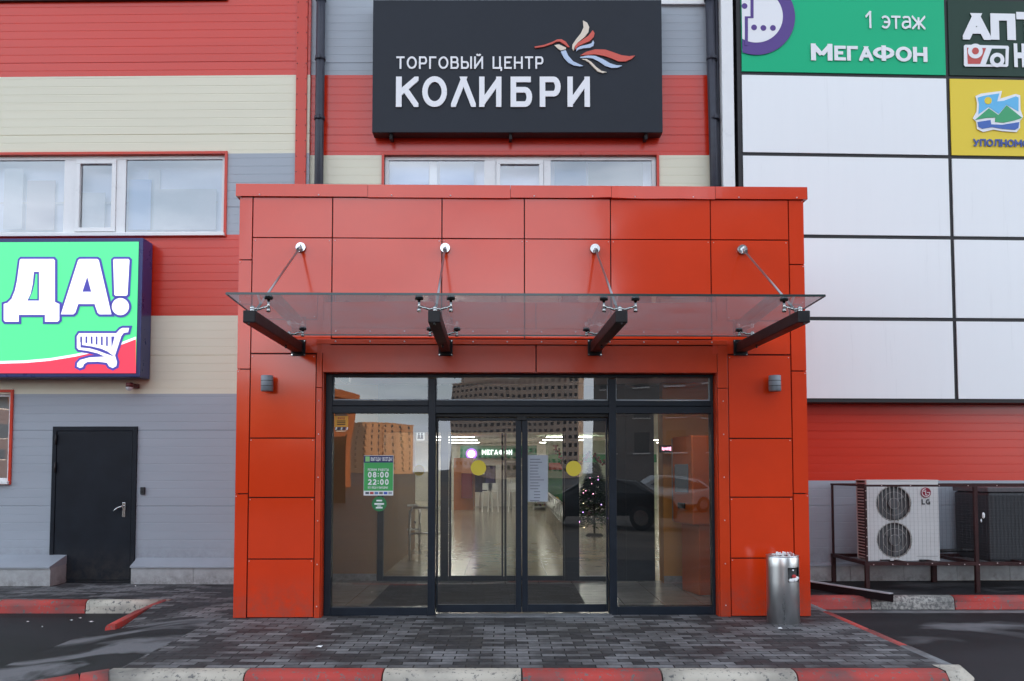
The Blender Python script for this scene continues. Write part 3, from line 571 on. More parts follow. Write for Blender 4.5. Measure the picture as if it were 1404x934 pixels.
for k, (p0, p1, y0, y1, mi) in enumerate(((12, 40, 236, 318, 0), (112, 150, 268, 318, 0), (180, 212, 250, 318, 1), (214, 300, 262, 318, 0), (40, 80, 250, 318, 2), (4, 300, 278, 282, 0), (204, 222, 234, 318, 0))):
    a, b = LW.loc(p0, y1, -.3), LW.loc(p1, y0, -.3); mb = MB(); mb.box(a[0], b[0], .16 + .015 * k, .17 + .015 * k, a[1], b[1]); mb.build('curtain', CURT[mi], lwin)
X = lambda p: CW.x(p, 235, -.06)
cwin = window(CW, cwx0, cwx1, cwz0, cwz1, [(X(664), X(680)), (X(745), X(755))], (1,), BLIND)
mb = MB()
for k, (p0, p1, y0, y1, mi) in enumerate(((590, 600, 214, 260, 0), (536, 589, 226, 260, 1), (604, 650, 222, 260, 1), (806, 880, 226, 260, 2), (695, 705, 222, 232, 0), (760, 803, 218, 260, 1))):
    a, b = CW.loc(p0, y1, -.3), CW.loc(p1, y0, -.3); mb = MB(); mb.box(a[0], b[0], .18 + .015 * k, .19 + .015 * k, a[1], b[1]); mb.build('curtain', [CURT[0], mat('steel blue curtain', (.25, .36, .55), .8), mat('ribbed grey blind', (.30, .29, .27), .7)][mi], cwin)
WIN_D = WINGLASS
swin = window(LW, -9.5 + 4.6, sx1, sz0, sz1, [(-3.2 - .9, -3.1 - .9)], (), DARKROOM)
# upper storey sills just inside the top of the picture
trimbox(CW, CW.x(905, 4), CW.x(969, 4), -.05, .02, CW.z(8), CW.z(2), PVC, 'window_sill'); trimbox(LW, -5, LW.x(310, 1, .05), -.05, .02, LW.z(2, 200), LW.z(-12, 200), FRAMEBLACK, 'dark_ledge')

# service door in the left wall
mb = MB(); t = .055
mb.box(dx0, dx0 + t, -.03, .1, 0, dz1, .004); mb.box(dx1 - t, dx1, -.03, .1, 0, dz1, .004); mb.box(dx0 + t, dx1 - t, -.03, .1, dz1 - .06, dz1, .004); mb.box(dx0 + t, dx1 - t, -.02, .1, 0, .03)
door = on(LW, mb.build('service_door', DOORSTEEL, mall))
mb = MB(); mb.box(dx0 + t + .004, dx1 - t - .006, -.022, .04, .034, dz1 - .064, .006); mb.build('leaf', DOORSTEEL, door)
hx, hz = LW.loc(171, 699)
mb = MB(); mb.box(hx - .02, hx + .022, -.034, -.022, hz - .10, hz + .10, .006); mb.cyl((hx, -.034, hz + .05), (hx, -.085, hz + .05), .011); mb.tube([(hx, -.08, hz + .05), (hx - .06, -.085, hz + .03), (hx - .12, -.08, hz - .015)], .011); mb.cyl((hx, -.04, hz - .05), (hx, -.03, hz - .05), .014)
mb.build('handle', CHROME, door)
for py in (603, 641, 788):
    mb = MB(); z = LW.z(py, 78); mb.cyl((dx0 + t, -.045, z - .07), (dx0 + t, -.045, z + .07), .013, seg=12); mb.cyl((dx0 + t, -.045, z - .01), (dx0 + t, -.045, z + .01), .016, seg=12); mb.build('hinge', BLACK, door)
mb = MB(); a, b = LW.loc(193.5, 678), LW.loc(199.5, 668); mb.box(a[0], b[0], -.035, 0, a[1], b[1], .006); mb.sph(((a[0] + b[0]) / 2, -.036, (a[1] * .6 + b[1] * .4)), .008)
on(LW, tag(mb.build('card_reader', BLACK), 'small black card reader on the grey wall beside the steel service door', 'card reader'))

# plinths
def plinth(P, poly, h, cap, joints, name='plinth'):
    mb = MB(); mb.slab(poly, 0, h); o = on(P, mb.build(name, STONE, mall))
    return o
px0, px1 = LW.x(187, 790), lxr
def plinth_box(P, x0, x1, dep, h, ledge):
    n = max(1, round((x1 - x0) / .75)); st = (x1 - x0) / n
    mb = MB()
    for i in range(n): mb.box(x0 + i * st + .003, x0 + (i + 1) * st - .003, -dep, -.002, 0, h, .005)
    mb.box(x0 + .004, x1 - .004, -dep + .008, -.004, 0, h - .004)
    o = on(P, mb.build('plinth', STONE, mall))
    c = MB(); bm = c.bm
    pr = [(-dep - .03, h - .012), (-dep - .03, h + .008), (-.004, h + ledge), (-.004, h + .002)]
    c2 = [[bm.verts.new((x, y, z)) for y, z in pr] for x in (x0, x1)]
    for k in range(4): bm.faces.new((c2[0][k], c2[1][k], c2[1][(k + 1) % 4], c2[0][(k + 1) % 4]))
    bm.faces.new(c2[0]); bm.faces.new(c2[1][::-1])
    c.build('flashing', GALV, o)
    return o
plinth_box(LW, dx1 + .03, lxr + .25, .19, .235, .10)
plinth_box(LW, lxl, LW.x(70, 780, .3) + .06, .42, .25, .13)
plinth_box(RW, rxa, 30, .07, .22, .03)

# ------------------------------------------------------------------ orange porch
PW = Plane(.22, 8.93, R(1.05))
porch = empty('entrance_porch', 'orange metal clad entrance porch with glazed sliding doors standing in front of the shopping centre', 'porch', PW.O, PW.yaw)
pl = PW.loc
XL, XR = PW.x(321, 700), PW.x(1110, 700)
ZT = PW.z(256)
OX0, OX1, OZ = PW.x(441, 700), PW.x(985, 700), PW.z(511)
DEP = 2.74
mb = MB()
mb.box(XL + .04, OX0 - .012, .032, .40, 0, OZ); mb.box(OX1 + .012, XR - .04, .032, .40, 0, OZ); mb.box(XL + .04, XR - .04, .032, .40, OZ + .012, ZT - .02)
mb.build('carcass', mat('dark red backing', (.10, .008, .006), .7), porch)
mb = MB(); mb.box(XL, XL + .03, .034, DEP, 0, ZT - .03); mb.box(XR - .03, XR, .034, DEP, 0, ZT - .03); mb.build('side_wall', ORANGE, porch)
mb = MB(); mb.box(XL + .035, XR - .035, .41, DEP, ZT - .18, ZT - .05); mb.build('roof', PIPE, porch)
# reveals round the opening
mb = MB(); mb.box(OX0 - .01, OX0, .03, .30, 0, OZ); mb.box(OX1, OX1 + .01, .03, .30, 0, OZ); mb.box(OX0 - .01, OX1 + .01, .03, .30, OZ, OZ + .01); mb.build('reveal', ORANGE_IN, porch)
def cassette(x0, x1, z0, z1, bulge=.0048, gap=.013, rivets=(), y=0.0, name='cladding_panel', m=ORANGE):
    x0 += gap / 2; x1 -= gap / 2; z0 += gap / 2; z1 -= gap / 2
    mb = MB(); bm = mb.bm; nx = max(4, int((x1 - x0) / .06)); nzz = max(4, int((z1 - z0) / .06))
    am = bulge * random.uniform(-.3, 1.0); tx, tz = random.uniform(-.0045, .0045), random.uniform(-.003, .003); ph = random.uniform(0, 6)
    V = []
    for j in range(nzz + 1):
        row = []
        for i in range(nx + 1):
            u, v = i / nx, j / nzz; e = min(1, 14 * min(u, 1 - u) * (x1 - x0)) * min(1, 14 * min(v, 1 - v) * (z1 - z0))
            yy = y - am * (math.sin(math.pi * u) * math.sin(math.pi * v)) ** .8 - .0006 * math.sin(5 * u + ph) * math.sin(4 * v + ph) * e + tx * (u - .5) + tz * (v - .5)
            row.append(bm.verts.new((x0 + (x1 - x0) * u, yy, z0 + (z1 - z0) * v)))
        V.append(row)
    for j in range(nzz):
        for i in range(nx): bm.faces.new((V[j][i], V[j][i + 1], V[j + 1][i + 1], V[j + 1][i])).smooth = True
    ring = [V[0][i] for i in range(nx + 1)] + [V[j][nx] for j in range(1, nzz + 1)] + [V[nzz][i] for i in range(nx - 1, -1, -1)] + [V[j][0] for j in range(nzz - 1, 0, -1)]
    r1 = [bm.verts.new(v.co) for v in ring]; r2 = [bm.verts.new((v.co.x, y + .030, v.co.z)) for v in ring]
    for k in range(len(ring)): bm.faces.new((r1[k], r2[k], r2[(k + 1) % len(ring)], r1[(k + 1) % len(ring)]))
    for (u, v) in rivets: mb.sph((x0 + (x1 - x0) * u, y - .002, z0 + (z1 - z0) * v), .0055, 8, 1)
    return mb.build(name, [m, RIVET], porch, recalc=False)
zrow = [PW.z(485.5), PW.z(327.5), PW.z(272)]
vs = [PW.x(p, 300) for p in (346.5, 456, 606, 719, 837, 974, 1081)]
RV = ((.04, .985), (.96, .985))
for i in range(6):
    cassette(vs[i], vs[i + 1], zrow[1], zrow[2])
    zb = zrow[0] if i in (0, 5) else PW.z(465)
    if i in (0, 5): cassette(vs[i], vs[i + 1], zb, zrow[1], rivets=((.03, .98), (.97, .98)))
    else: cassette(vs[i], vs[i + 1], zb, zrow[1], rivets=((.02, .98), (.98, .98)))
# corner strips
for side, (a, b, xs, seams) in enumerate(((322, 346.5, 322, (358, 507, 677)), (1081, 1109, 1081, (361, 508, 677)))):
    x0, x1 = (XL, vs[0]) if side == 0 else (vs[6], XR)
    zz = [0.0] + [PW.z(s) for s in seams[::-1]] + [zrow[2]]
    for k in range(4): cassette(x0, x1, zz[k], zz[k + 1], .001, rivets=((.1 if side == 0 else .9, .985),))
# pillars: inner panels and the strips beside the opening
pz = [0.005] + [PW.z(p) for p in (766, 682, 601, 486)]
ix0, ix1 = PW.x(432, 650), PW.x(1000, 650)
for k in range(4):
    cassette(vs[0], ix0, pz[k], pz[k + 1], .003, rivets=((.02, .975), (.97, .975)))
    cassette(ix1, vs[6], pz[k], pz[k + 1], .003, rivets=((.02, .975), (.97, .975)))
zs = [0, PW.z(532), PW.z(470)]
for (x0, x1) in ((ix0 + .004, OX0 - .011), (OX1 + .011, ix1 - .004)):
    mb = MB()
    for k in range(2): mb.box(x0, x1, -.004, .030, zs[k] + .003, zs[k + 1] - .003, .003)
    for z in (.12, .55, 1.0, 1.45, 1.9, 2.25): mb.sph(((x0 + x1) / 2, -.006, z), .007, 6, 1)
    mb.build('opening_trim', [ORANGE_IN, RIVET], porch)
# lintel: screwed flashing above, flat panels below
lxs = [OX0 - .011, PW.x(735, 490), OX1 + .011]
for k in range(2): cassette(lxs[k], lxs[k + 1], OZ - .002, PW.z(473), .001, name='lintel_panel', m=ORANGE_IN)
mb = MB(); mb.box(ix0 + .004, ix1 - .004, -.012, .03, PW.z(473) + .003, PW.z(466), .003)
for k in range(12): mb.sph((ix0 + .2 + k * .36, -.0135, PW.z(469)), .0085, 8, 1)
mb.build('flashing', [ORANGE_IN, RIVET], porch)
# parapet cap in sheets, one slightly buckled
mb = MB(); cap = [PW.x(p, 262) for p in (319.5, 505, 700, 838, 980, 1104)]
cap[-1] = XR + .03; cap[0] = XL - .03
for k in range(5):
    n = 14
    for i in range(n):
        xa, xb = cap[k] + (cap[k + 1] - cap[k] - .004) * i / n, cap[k] + (cap[k + 1] - cap[k] - .004) * (i + 1) / n
        def lift(x):
            return (.018 * math.exp(-((x - cap[3]) / .22) ** 2) + .01 * math.exp(-((x - cap[3] - .7) / .3) ** 2))
        la, lb = lift(xa), lift(xb); z0 = PW.z(272) - .006 * (k % 2)
        mb.quad([(xa, -.028 - la, z0 + la * .3), (xb, -.028 - lb, z0 + lb * .3), (xb, -.026, ZT + .006), (xa, -.026, ZT + .006)], smooth=True)
        mb.quad([(xa, -.026, ZT + .006), (xb, -.026, ZT + .006), (xb, .55, ZT + .01), (xa, .55, ZT + .01)])
        mb.quad([(xa, -.028 - la, z0 + la * .3), (xa, .02, z0), (xb, .02, z0), (xb, -.028 - lb, z0 + lb * .3)])
    for i in range(2): mb.sph((cap[k] + .25 + i * .62, -.030, PW.z(270)), .0085, 8, 1)
mb.quad([(cap[0], -.028, PW.z(272)), (cap[0], -.026, ZT + .006), (cap[0], .55, ZT + .01), (cap[0], .55, PW.z(272))]); mb.quad([(cap[-1], -.028, PW.z(272)), (cap[-1], .55, PW.z(272)), (cap[-1], .55, ZT + .01), (cap[-1], -.026, ZT + .006)])
mb.build('parapet_cap', [ORANGE, RIVET], porch, recalc=False)

# glazed front: frame, transom lights, fixed panes, two sliding leaves
FY = .17
gx = lambda p: PW.x(p, 700, -FY); gz = lambda p: PW.z(p, 700, -FY)
fl, fr = OX0 + .002, OX1 - .002
mb = MB()
zt0, zt1 = gz(567), gz(549.5)
mb.box(fl, gx(455), FY - .03, FY + .09, 0, OZ - .002, .004); mb.box(gx(975.5), fr, FY - .03, FY + .09, 0, OZ - .002, .004)
for a, b in ((587, 597), (835, 845)): mb.box(gx(a), gx(b), FY - .035, FY + .09, 0, OZ - .05, .004)
mb.box(gx(455), gx(975.5), FY - .03, FY + .09, gz(517.5), OZ - .002, .004)
for a, b in ((455, 587), (597, 835), (845, 975.5)):
    mb.box(gx(a), gx(b), FY - .028, FY + .09, (zt0 + zt1) / 2 + .012, zt1, .003); mb.box(gx(a), gx(b), FY - .036, FY + .09, zt0, (zt0 + zt1) / 2 + .004, .003); mb.box(gx(a), gx(b), FY, FY + .08, zt0 + .01, zt1 - .01)
for a, b in ((455, 587), (845, 975.5)): mb.box(gx(a), gx(b), FY - .026, FY + .08, .0, gz(832), .003)
mb.build('door_frame', BLACKALU, porch)
mb = MB(); mb.box(gx(597), gx(835), FY + .01, FY + .2, gz(571.5), zt0, .003); mb.box(gx(709), gx(722), FY - .0, FY + .05, gz(576), gz(571.5)); mb.build('door_header', BLACK, porch)
def pane(x0, x1, z0, z1, y, name='glass_pane', parent=porch, m=GLASS):
    mb = MB(); mb.quad([(x0, y, z0), (x1, y, z0), (x1, y, z1), (x0, y, z1)]); return mb.build(name, m, parent)
ztop0, ztop1 = zt1 + .003, gz(518)
for a, b in ((455.5, 586.5), (597.5, 834.5), (845.5, 975)):
    pane(gx(a), gx(b), ztop0, ztop1, FY + .02)
    if a != 597.5: pane(gx(a), gx(b), gz(831.5), zt0 - .002, FY + .02)
    mb = MB(); e = .012                                       # bright glazing bead
    mb.box(gx(a), gx(b), FY + .006, FY + .018, ztop0, ztop0 + e); mb.box(gx(a), gx(a) + e * .6, FY + .006, FY + .018, ztop0 + e, ztop1); mb.box(gx(b) - e * .6, gx(b), FY + .006, FY + .018, ztop0 + e, ztop1)
    mb.build('glazing_bead', GALV, porch)
for (a, b) in ((598, 715), (716, 834)):
    mb = MB(); x0, x1 = gx(a), gx(b); y0, y1 = FY + .03, FY + .07; zb, zt = .022, gz(573); wst, wst2 = (.018, .060) if a == 598 else (.060, .018)
    mb.box(x0, x0 + wst, y0, y1, zb, zt, .003); mb.box(x1 - wst2, x1, y0, y1, zb, zt, .003); mb.box(x0 + wst, x1 - wst2, y0 + .001, y1 - .001, zb, gz(829.5), .003); mb.box(x0 + wst, x1 - wst2, y0 + .001, y1 - .001, zt - .03, zt, .003)
    leaf = mb.build('sliding_door', BLACKALU, porch)
    pane(x0 + wst, x1 - wst2, gz(829.5), zt - .03, FY + .05, 'pane', leaf)
# motion sensors under the header and small brackets hanging from the soffit
for p in (468, 628, 790):
    mb = MB(); x = gx(p); z = gz(518); mb.prism([(x - .06, z + .03), (x + .05, z + .03), (x + .05, z - .035), (x + .01, z - .05), (x - .03, z - .03)], FY + .10, FY + .2); mb.build('sensor', BLACK, porch)
# yellow dots on the leaves
for i, (p, q) in enumerate(((656, 641.5), (786.5, 642.5))):
    x, z = PW.loc(p, q, -(FY + .047)); o = shape('warning_dot', [circ(x, z, .082)], FY + .044, .002, YELLOW, porch)
# outer sticker set on the left fixed pane: each its own thing
def on_porch(o): o.location = PW.O; o.rotation_euler = (0, 0, PW.yaw); return o
def sticker(name, label, cat, build):
    e = empty(name, label, cat, PW.O, PW.yaw); build(e); return e
GY = FY + .0185
def sl_(p, q): return PW.loc(p, q, -GY)
def hours(e):
    def rect(n, p0, q0, p1, q1, m, y=0): a, b = sl_(p0, q1), sl_(p1, q0); shape(n, [[(a[0], a[1]), (b[0], a[1]), (b[0], b[1]), (a[0], b[1])]], GY - .002 - y, .0015, m, e)
    rect('sheet', 498.5, 624.5, 539.5, 679.5, WHITEV); rect('header', 499, 625, 539, 634.5, NAVY, .001); rect('field', 499, 634.5, 539, 673, GREEN_ST, .001)
    def tx(b, p0, q0, p1, q1, m=WHITEV, bold=.09, y=.003): a, c = sl_(p0, q1), sl_(p1, q0); text('lettering', b, a[0], c[0], a[1], c[1], GY - .002 - y, m, e, bold, .001)
    rect('emblem', 501, 626, 507, 633, mat('light green vinyl', (.25, .55, .2), .5), .002)
    tx('ВЫГОДА! ВСЕГДА!', 508.5, 627, 538, 632); tx('РЕЖИМ РАБОТЫ', 504.5, 642.5, 533, 645.8); tx('08:00', 504.5, 647, 533, 655, bold=.11); tx('22:00', 504.5, 657, 533, 665, bold=.11); tx('БЕЗ ОБЕДА И ВЫХОДНЫХ', 504.5, 667, 532, 670)
    for k, c in enumerate(((.1, .1, .12), (.4, .05, .05), (.1, .2, .4), (.15, .15, .15), (.05, .1, .45), (.3, .3, .35))): rect('logo_chip', 501 + k * 6.3, 674.5, 506 + k * 6.3, 677.8, mat('chip %s' % 'abcdef'[k], c, .5), .002)
sticker('opening_hours_poster', 'green and white opening hours poster reading 08:00 22:00 stuck on the glass', 'poster', hours)
def roundst(e):
    x, z = sl_(520, 691); shape('disc', [circ(x, z, .079)], GY - .002, .0015, mat('dark green vinyl', (.015, .17, .05), .5), e)
    for k, (w, h, dz, mi) in enumerate(((.05, .016, .035, 0), (.085, .018, 0, 0), (.035, .008, -.022, 1), (.06, .016, -.04, 0))):
        shape('print_line', [[(x - w * .6, z + dz - h / 2), (x + w * .6, z + dz - h / 2), (x + w * .6, z + dz + h / 2), (x - w * .6, z + dz + h / 2)]], GY - .0035, .001, WHITEV, e)
sticker('round_sticker', 'round dark green sticker with white print on the glass below the opening hours poster', 'sticker', roundst)
def warn(e):
    a, b = sl_(458.5, 585.5), sl_(477.5, 570.5); shape('sheet', [[(a[0], a[1]), (b[0], a[1]), (b[0], b[1]), (a[0], b[1])]], GY - .002, .0015, mat('amber vinyl', (.72, .33, .03), .5), e)
    w, h = b[0] - a[0], b[1] - a[1]
    for k in range(5):
        x = a[0] + w * (.05 + .2 * k); shape('stripe', [[(x, a[1] - .03), (x + w * .1, a[1] - .03), (x + w * .16, a[1] - .003), (x + w * .06, a[1] - .003)]], GY - .003, .001, [WHITEV, NAVY][k % 2], e)
    text('lettering', 'ВХОД', a[0] + w * .25, b[0] - w * .25, b[1] - h * .3, b[1] - h * .1, GY - .0035, mat('red print', (.4, .03, .02), .5), e, .1, .001)
    for k in range(3): shape('print_line', [[(a[0] + w * .2, b[1] - h * (.5 + .16 * k)), (b[0] - w * .2, b[1] - h * (.5 + .16 * k)), (b[0] - w * .2, b[1] - h * (.42 + .16 * k)), (a[0] + w * .2, b[1] - h * (.42 + .16 * k))]], GY - .0035, .001, BLACK, e)
sticker('warning_sticker', 'small amber notice sticker in the upper corner of the glass, striped along its lower edge', 'sticker', warn)
def notice(e):
    y = FY + .048; L = lambda p, q: PW.loc(p, q, -y)
    a, b = L(722.5, 688), L(751, 624); PAPER = mat('pale paper notice', (.34, .36, .40), .7, var=.15, vscale=3)
    shape('paper_sheet', [[(a[0], a[1]), (b[0], a[1]), (b[0], b[1]), (a[0], b[1])]], y - .003, .001, PAPER, e)
    INK = mat('grey ink', (.12, .12, .15), .7)
    for k in range(15):
        z = b[1] - .05 - k * .0315; i = .03 + .012 * random.random(); wd = random.uniform(.5, 1)
        if 11 <= k <= 13: i, wd = .075, .9
        shape('text_line', [[(a[0] + i, z), (a[0] + i + (b[0] - a[0] - 2 * i) * wd, z), (a[0] + i + (b[0] - a[0] - 2 * i) * wd, z + .008), (a[0] + i, z + .008)]], y - .0045, .001, INK, e)
sticker('paper_notice', 'tall pale grey paper notice with printed lines hung inside the sliding door glass', 'notice', notice)

# wall lamps on the pillars
def lamp(px, side, label):
    e = empty('wall_lamp', label, 'lamp', PW.O, PW.yaw, 'cylinder wall lamps on the porch pillars')
    off = .10; x, z0 = PW.loc(px, 536.5, off); z1 = PW.loc(px, 515, off)[1]; LM = mat('grey lamp metal', (.22, .24, .27), .45, var=.1)
    mb = MB(); mb.lathe([(.0, z0 + .004), (.052, z0 + .004), (.058, z0), (.062, z0 + .003), (.062, z1 - .003), (.058, z1), (.05, z1 - .006), (0, z1 - .006)], (x, -off, 0), 32)
    mb.build('shade', LM, e)
    mb = MB()
    for q in (.33, .66): mb.lathe([(.0625, z0 + (z1 - z0) * q - .003), (.0635, z0 + (z1 - z0) * q), (.0625, z0 + (z1 - z0) * q + .003)], (x, -off, 0), 32)
    mb.build('ring', BLACK, e)
    mb = MB(); mb.box(x - .035, x + .035, -.05, .0, z0 + .03, z1 - .03, .005); mb.build('mount', LM, e)
lamp(366, 1, 'grey cylinder wall lamp on the porch pillar nearer the steel service door')
lamp(1062.5, -1, 'grey cylinder wall lamp on the porch pillar above the steel litter bin')

# ------------------------------------------------------------------ glass canopy on the porch
can = empty('glass_canopy', 'glass canopy on four black beams and steel tie rods above the entrance doors', 'canopy', PW.O, PW.yaw)
BL = 1.84
YF = -BL
cz0 = .105
def fx_(px, py): return PW.loc(px, py, BL)
g0, g1 = fx_(311, 404), fx_(1130, 405.5)
zf = (g0[1] + g1[1]) / 2; zr = PW.loc(700, 460, .08)[1]
def gzat(y): return zf + (zr - zf) * (y - YF) / (-.08 - YF)
mb = MB(); t = .014; N = 1
P8 = []
xm = (PW.x(614, 470) + PW.x(818, 470)) / 2
xs = [g0[0], xm - .004, xm + .004, g1[0]]
for (x0, x1) in ((g0[0], g1[0]),):
    mb = MB(); q = [(x0, YF - .02, zf), (x1, YF - .02, zf), (x1, -.08, zr), (x0, -.08, zr)]
    mb.quad(q); o = mb.build('glass_panel', CANOPYGLASS, can)
EDGE = mat('green glass edge', (.03, .05, .05), .15)
mb = MB(); mb.box(g0[0], g1[0], YF - .026, YF - .0205, zf - .010, zf + .010); mb.box(g0[0], g1[0], -.0795, -.074, zr - .007, zr + .007)
mb.bar((g0[0] - .003, YF - .02, zf), (g0[0] - .003, -.08, zr), .005, .014); mb.bar((g1[0] + .003, YF - .02, zf), (g1[0] + .003, -.08, zr), .005, .014)
mb.build('glass_edge', EDGE, can)
beams = []
for (pf, pr) in ((338, 412), (591.5, 614), (849, 818), (1099.5, 1017.5)):
    a = fx_(pf, 434); b = PW.loc(pr, 477); x = (a[0] + b[0]) / 2; z = (a[1] + b[1]) / 2; beams.append((x, z))
    h = .052; mb = MB(); mb.box(x - h, x + h, YF, -.016, z - h, z + h, .009); bo = mb.build('support_beam', DARKSTEEL, can)
    mb = MB(); mb.box(x - .075, x + .075, -.0155, -.004, z - .085, z + .085, .003)
    for sx in (-1, 1):
        for sz in (-1, 1): mb.cyl((x + sx * .065, -.018, z + sz * .073), (x + sx * .065, -.013, z + sz * .073), .008, seg=8, mi=1)
    mb.build('base_plate', [DARKSTEEL, CHROME], bo)
    mb = MB(); mb.sph((x - .0, YF - .001, z - .062), .010, 8); mb.cyl((x, -.55, z - h), (x, -.55, z - h - .03), .009, seg=8); mb.build('bolt', BLACK, bo)
    # upper half of the bracket seen through the glass
def spider(x, y, z, arms):
    gzv = gzat(y); mb = MB()
    mb.cyl((x, y, z + .05), (x, y, z + .085), .022, seg=14); mb.sph((x, y, z + .088), .022, 10)
    for s in arms:
        p1, p2 = (x + s * .05, y, z + .078), (x + s * .115, y, z + .10); mb.tube([(x, y, z + .085), p1, p2, (x + s * .135, y, z + .10)], .0105)
        mb.cyl((x + s * .135, y, z + .062), (x + s * .135, y, gzv - .012), .012, seg=12); mb.cyl((x + s * .135, y, z + .055), (x + s * .135, y, z + .085), .017, seg=12)
    f = mb.build('spider_fitting', CHROME, can)
    mb = MB()
    for s in arms: mb.cyl((x + s * .135, y, gzv - .018), (x + s * .135, y, gzv - .004), .034, .036, seg=18); mb.cyl((x + s * .135, y, gzv + .003), (x + s * .135, y, gzv + .014), .034, .028, seg=18)
    mb.build('clamp_disc', BLACK, f)
for i, (x, z) in enumerate(beams):
    arms = (1,) if i == 0 else (-1,) if i == 3 else (-1, 1)
    spider(x, YF + .10, z, arms); spider(x, -.42, z, arms)
    # tie rod
    ax = PW.x((413, 610.5, 815.5, 1017)[i], 342); az = PW.z(341.5); ay = -.02
    hookz = gzat(YF + .14) ; mb = MB(); mb.tube([(ax, ay - .07, az - .03), (x, YF + .16, z + .06)], .011, 10); mb.cyl((ax, ay - .05, az - .015), (ax, ay - .13, az - .055), .019, seg=12); rodo = mb.build('tie_rod', ROD, can)
    mb = MB(); mb.cyl((ax, ay - .018, az), (ax, ay + .014, az), .050, .054, seg=24); mb.box(ax - .009, ax + .009, ay - .075, ay - .01, az - .045, az + .02, .004)
    for k in range(4): mb.cyl((ax + .033 * math.cos(k * 1.57 + .8), ay - .022, az + .033 * math.sin(k * 1.57 + .8)), (ax + .033 * math.cos(k * 1.57 + .8), ay - .016, az + .033 * math.sin(k * 1.57 + .8)), .007, seg=8)
    mb.build('anchor_plate', CHROME, rodo)

# ------------------------------------------------------------------ signs
def sign_box(name, label, cat, P, px, depth, facem, rimm, rim=.03):
    """box sign whose front face spans the pixel rectangle px=(x0,y0,x1,y1) on a plane `depth` before P"""
    x0, z0 = P.loc(px[0], px[3], depth); x1, z1 = P.loc(px[2], px[1], depth)
    e = empty(name, label, cat, P.O, P.yaw)
    mb = MB(); mb.box(x0, x1, -depth + .006, -.03, z0, z1, .01); mb.build('housing', rimm, e)
    mb = MB(); mb.quad([(x0 + rim, -depth, z0 + rim), (x1 - rim, -depth, z0 + rim), (x1 - rim, -depth, z1 - rim), (x0 + rim, -depth, z1 - rim)]); mb.build('face', facem, e)
    return e, (x0, x1, z0, z1)
# main dark sign
D1 = .24
e, (kx0, kx1, kz0, kz1) = sign_box('centre_name_sign', 'large dark slate sign with white Торговый Центр Колибри lettering and a hummingbird emblem above the porch', 'sign', CW, (510, 0, 907, 181.5), D1, SIGNBLACK, mat('black sign housing', (.010, .011, .014), .45), .002)
ek = e
kl = lambda p, q: CW.loc(p, q, D1)
def fit(body, p0, q0, p1, q1, m, par, P, dep, bold=0, thick=.02, name='lettering', gap=None): a, b = P.loc(p0, q1, dep), P.loc(p1, q0, dep); return text(name, body, a[0], b[0], a[1], b[1], -dep - thick, m, par, bold, thick, gap)
fit('ТОРГОВЫЙ ЦЕНТР', 543.5, 78, 745, 95, LETTER, e, CW, D1 + .003, .072, .012)
# bigger word letter by letter
for ch, a, b in (('К', 543, 574), ('О', 579, 613), ('Λ', 618.5, 652.5), ('И', 657, 687.5), ('Б', 700, 729.5), ('Р', 740, 768.5), ('И', 778, 808.5)):
    fit(ch, a, 106 if ch != 'О' else 105.5, b, 147.5, LETTER, e, CW, D1 + .003, .092, .02)
BIRD = {
 'r1': [(75,322),(150,308),(215,285),(255,264),(290,262),(325,282),(355,325),(340,325),(310,300),(275,280),(250,282),(215,300),(150,322),(80,332)],
 'c1': [(235,310),(270,303),(300,318),(328,330),(322,343),(285,352),(265,340)],
 'b1': [(285,360),(325,350),(345,395),(385,440),(465,475),(440,480),(390,472),(345,450),(310,410)],
 'c2': [(462,112),(495,130),(512,165),(505,205),(475,245),(425,285),(395,320),(388,355),(375,335),(378,305),(405,265),(445,215),(468,165)],
 'r2': [(540,190),(555,215),(548,245),(515,278),(460,300),(420,320),(400,345),(395,320),(415,295),(460,265),(505,235)],
 'b2': [(543,270),(552,290),(545,315),(520,330),(465,335),(430,343),(408,358),(412,335),(440,318),(500,305),(530,295)],
 'r3': [(440,392),(490,362),(560,343),(640,345),(700,365),(770,390),(830,398),(878,392),(850,420),(800,440),(745,440),(690,415),(630,395),(560,383),(490,388)],
 'b3': [(437,405),(500,392),(560,395),(620,420),(680,455),(730,470),(775,472),(740,490),(690,492),(640,475),(590,440),(540,415),(490,410),(445,412)],
 'c3': [(450,420),(490,420),(530,445),(570,485),(610,515),(652,525),(620,533),(580,520),(545,485),(510,448),(480,430)]}
BC = {'r': mat('coral red acrylic', (.60, .075, .045), .35), 'b': mat('pale blue acrylic', (.45, .55, .72), .35), 'c': mat('pale cream acrylic', (.72, .62, .50), .35)}
for k, P_ in BIRD.items():
    shape('emblem_feather', [[kl(720 + a / 5.839, 10 + b / 5.839) for a, b in P_]], -D1 - .022, .02, BC[k[0]], e)
for p in (535, 700, 887):                     # little floodlight stubs under the sign
    a = kl(p, 186); mb = MB(); mb.box(a[0] - .02, a[0] + .02, -D1 + .06, -.02, a[1] - .01, a[1] + .05); mb.cyl((a[0], -D1 + .07, a[1] - .03), (a[0], -D1 + .07, a[1]), .022, seg=12); mb.build('bracket', BLACK, e)

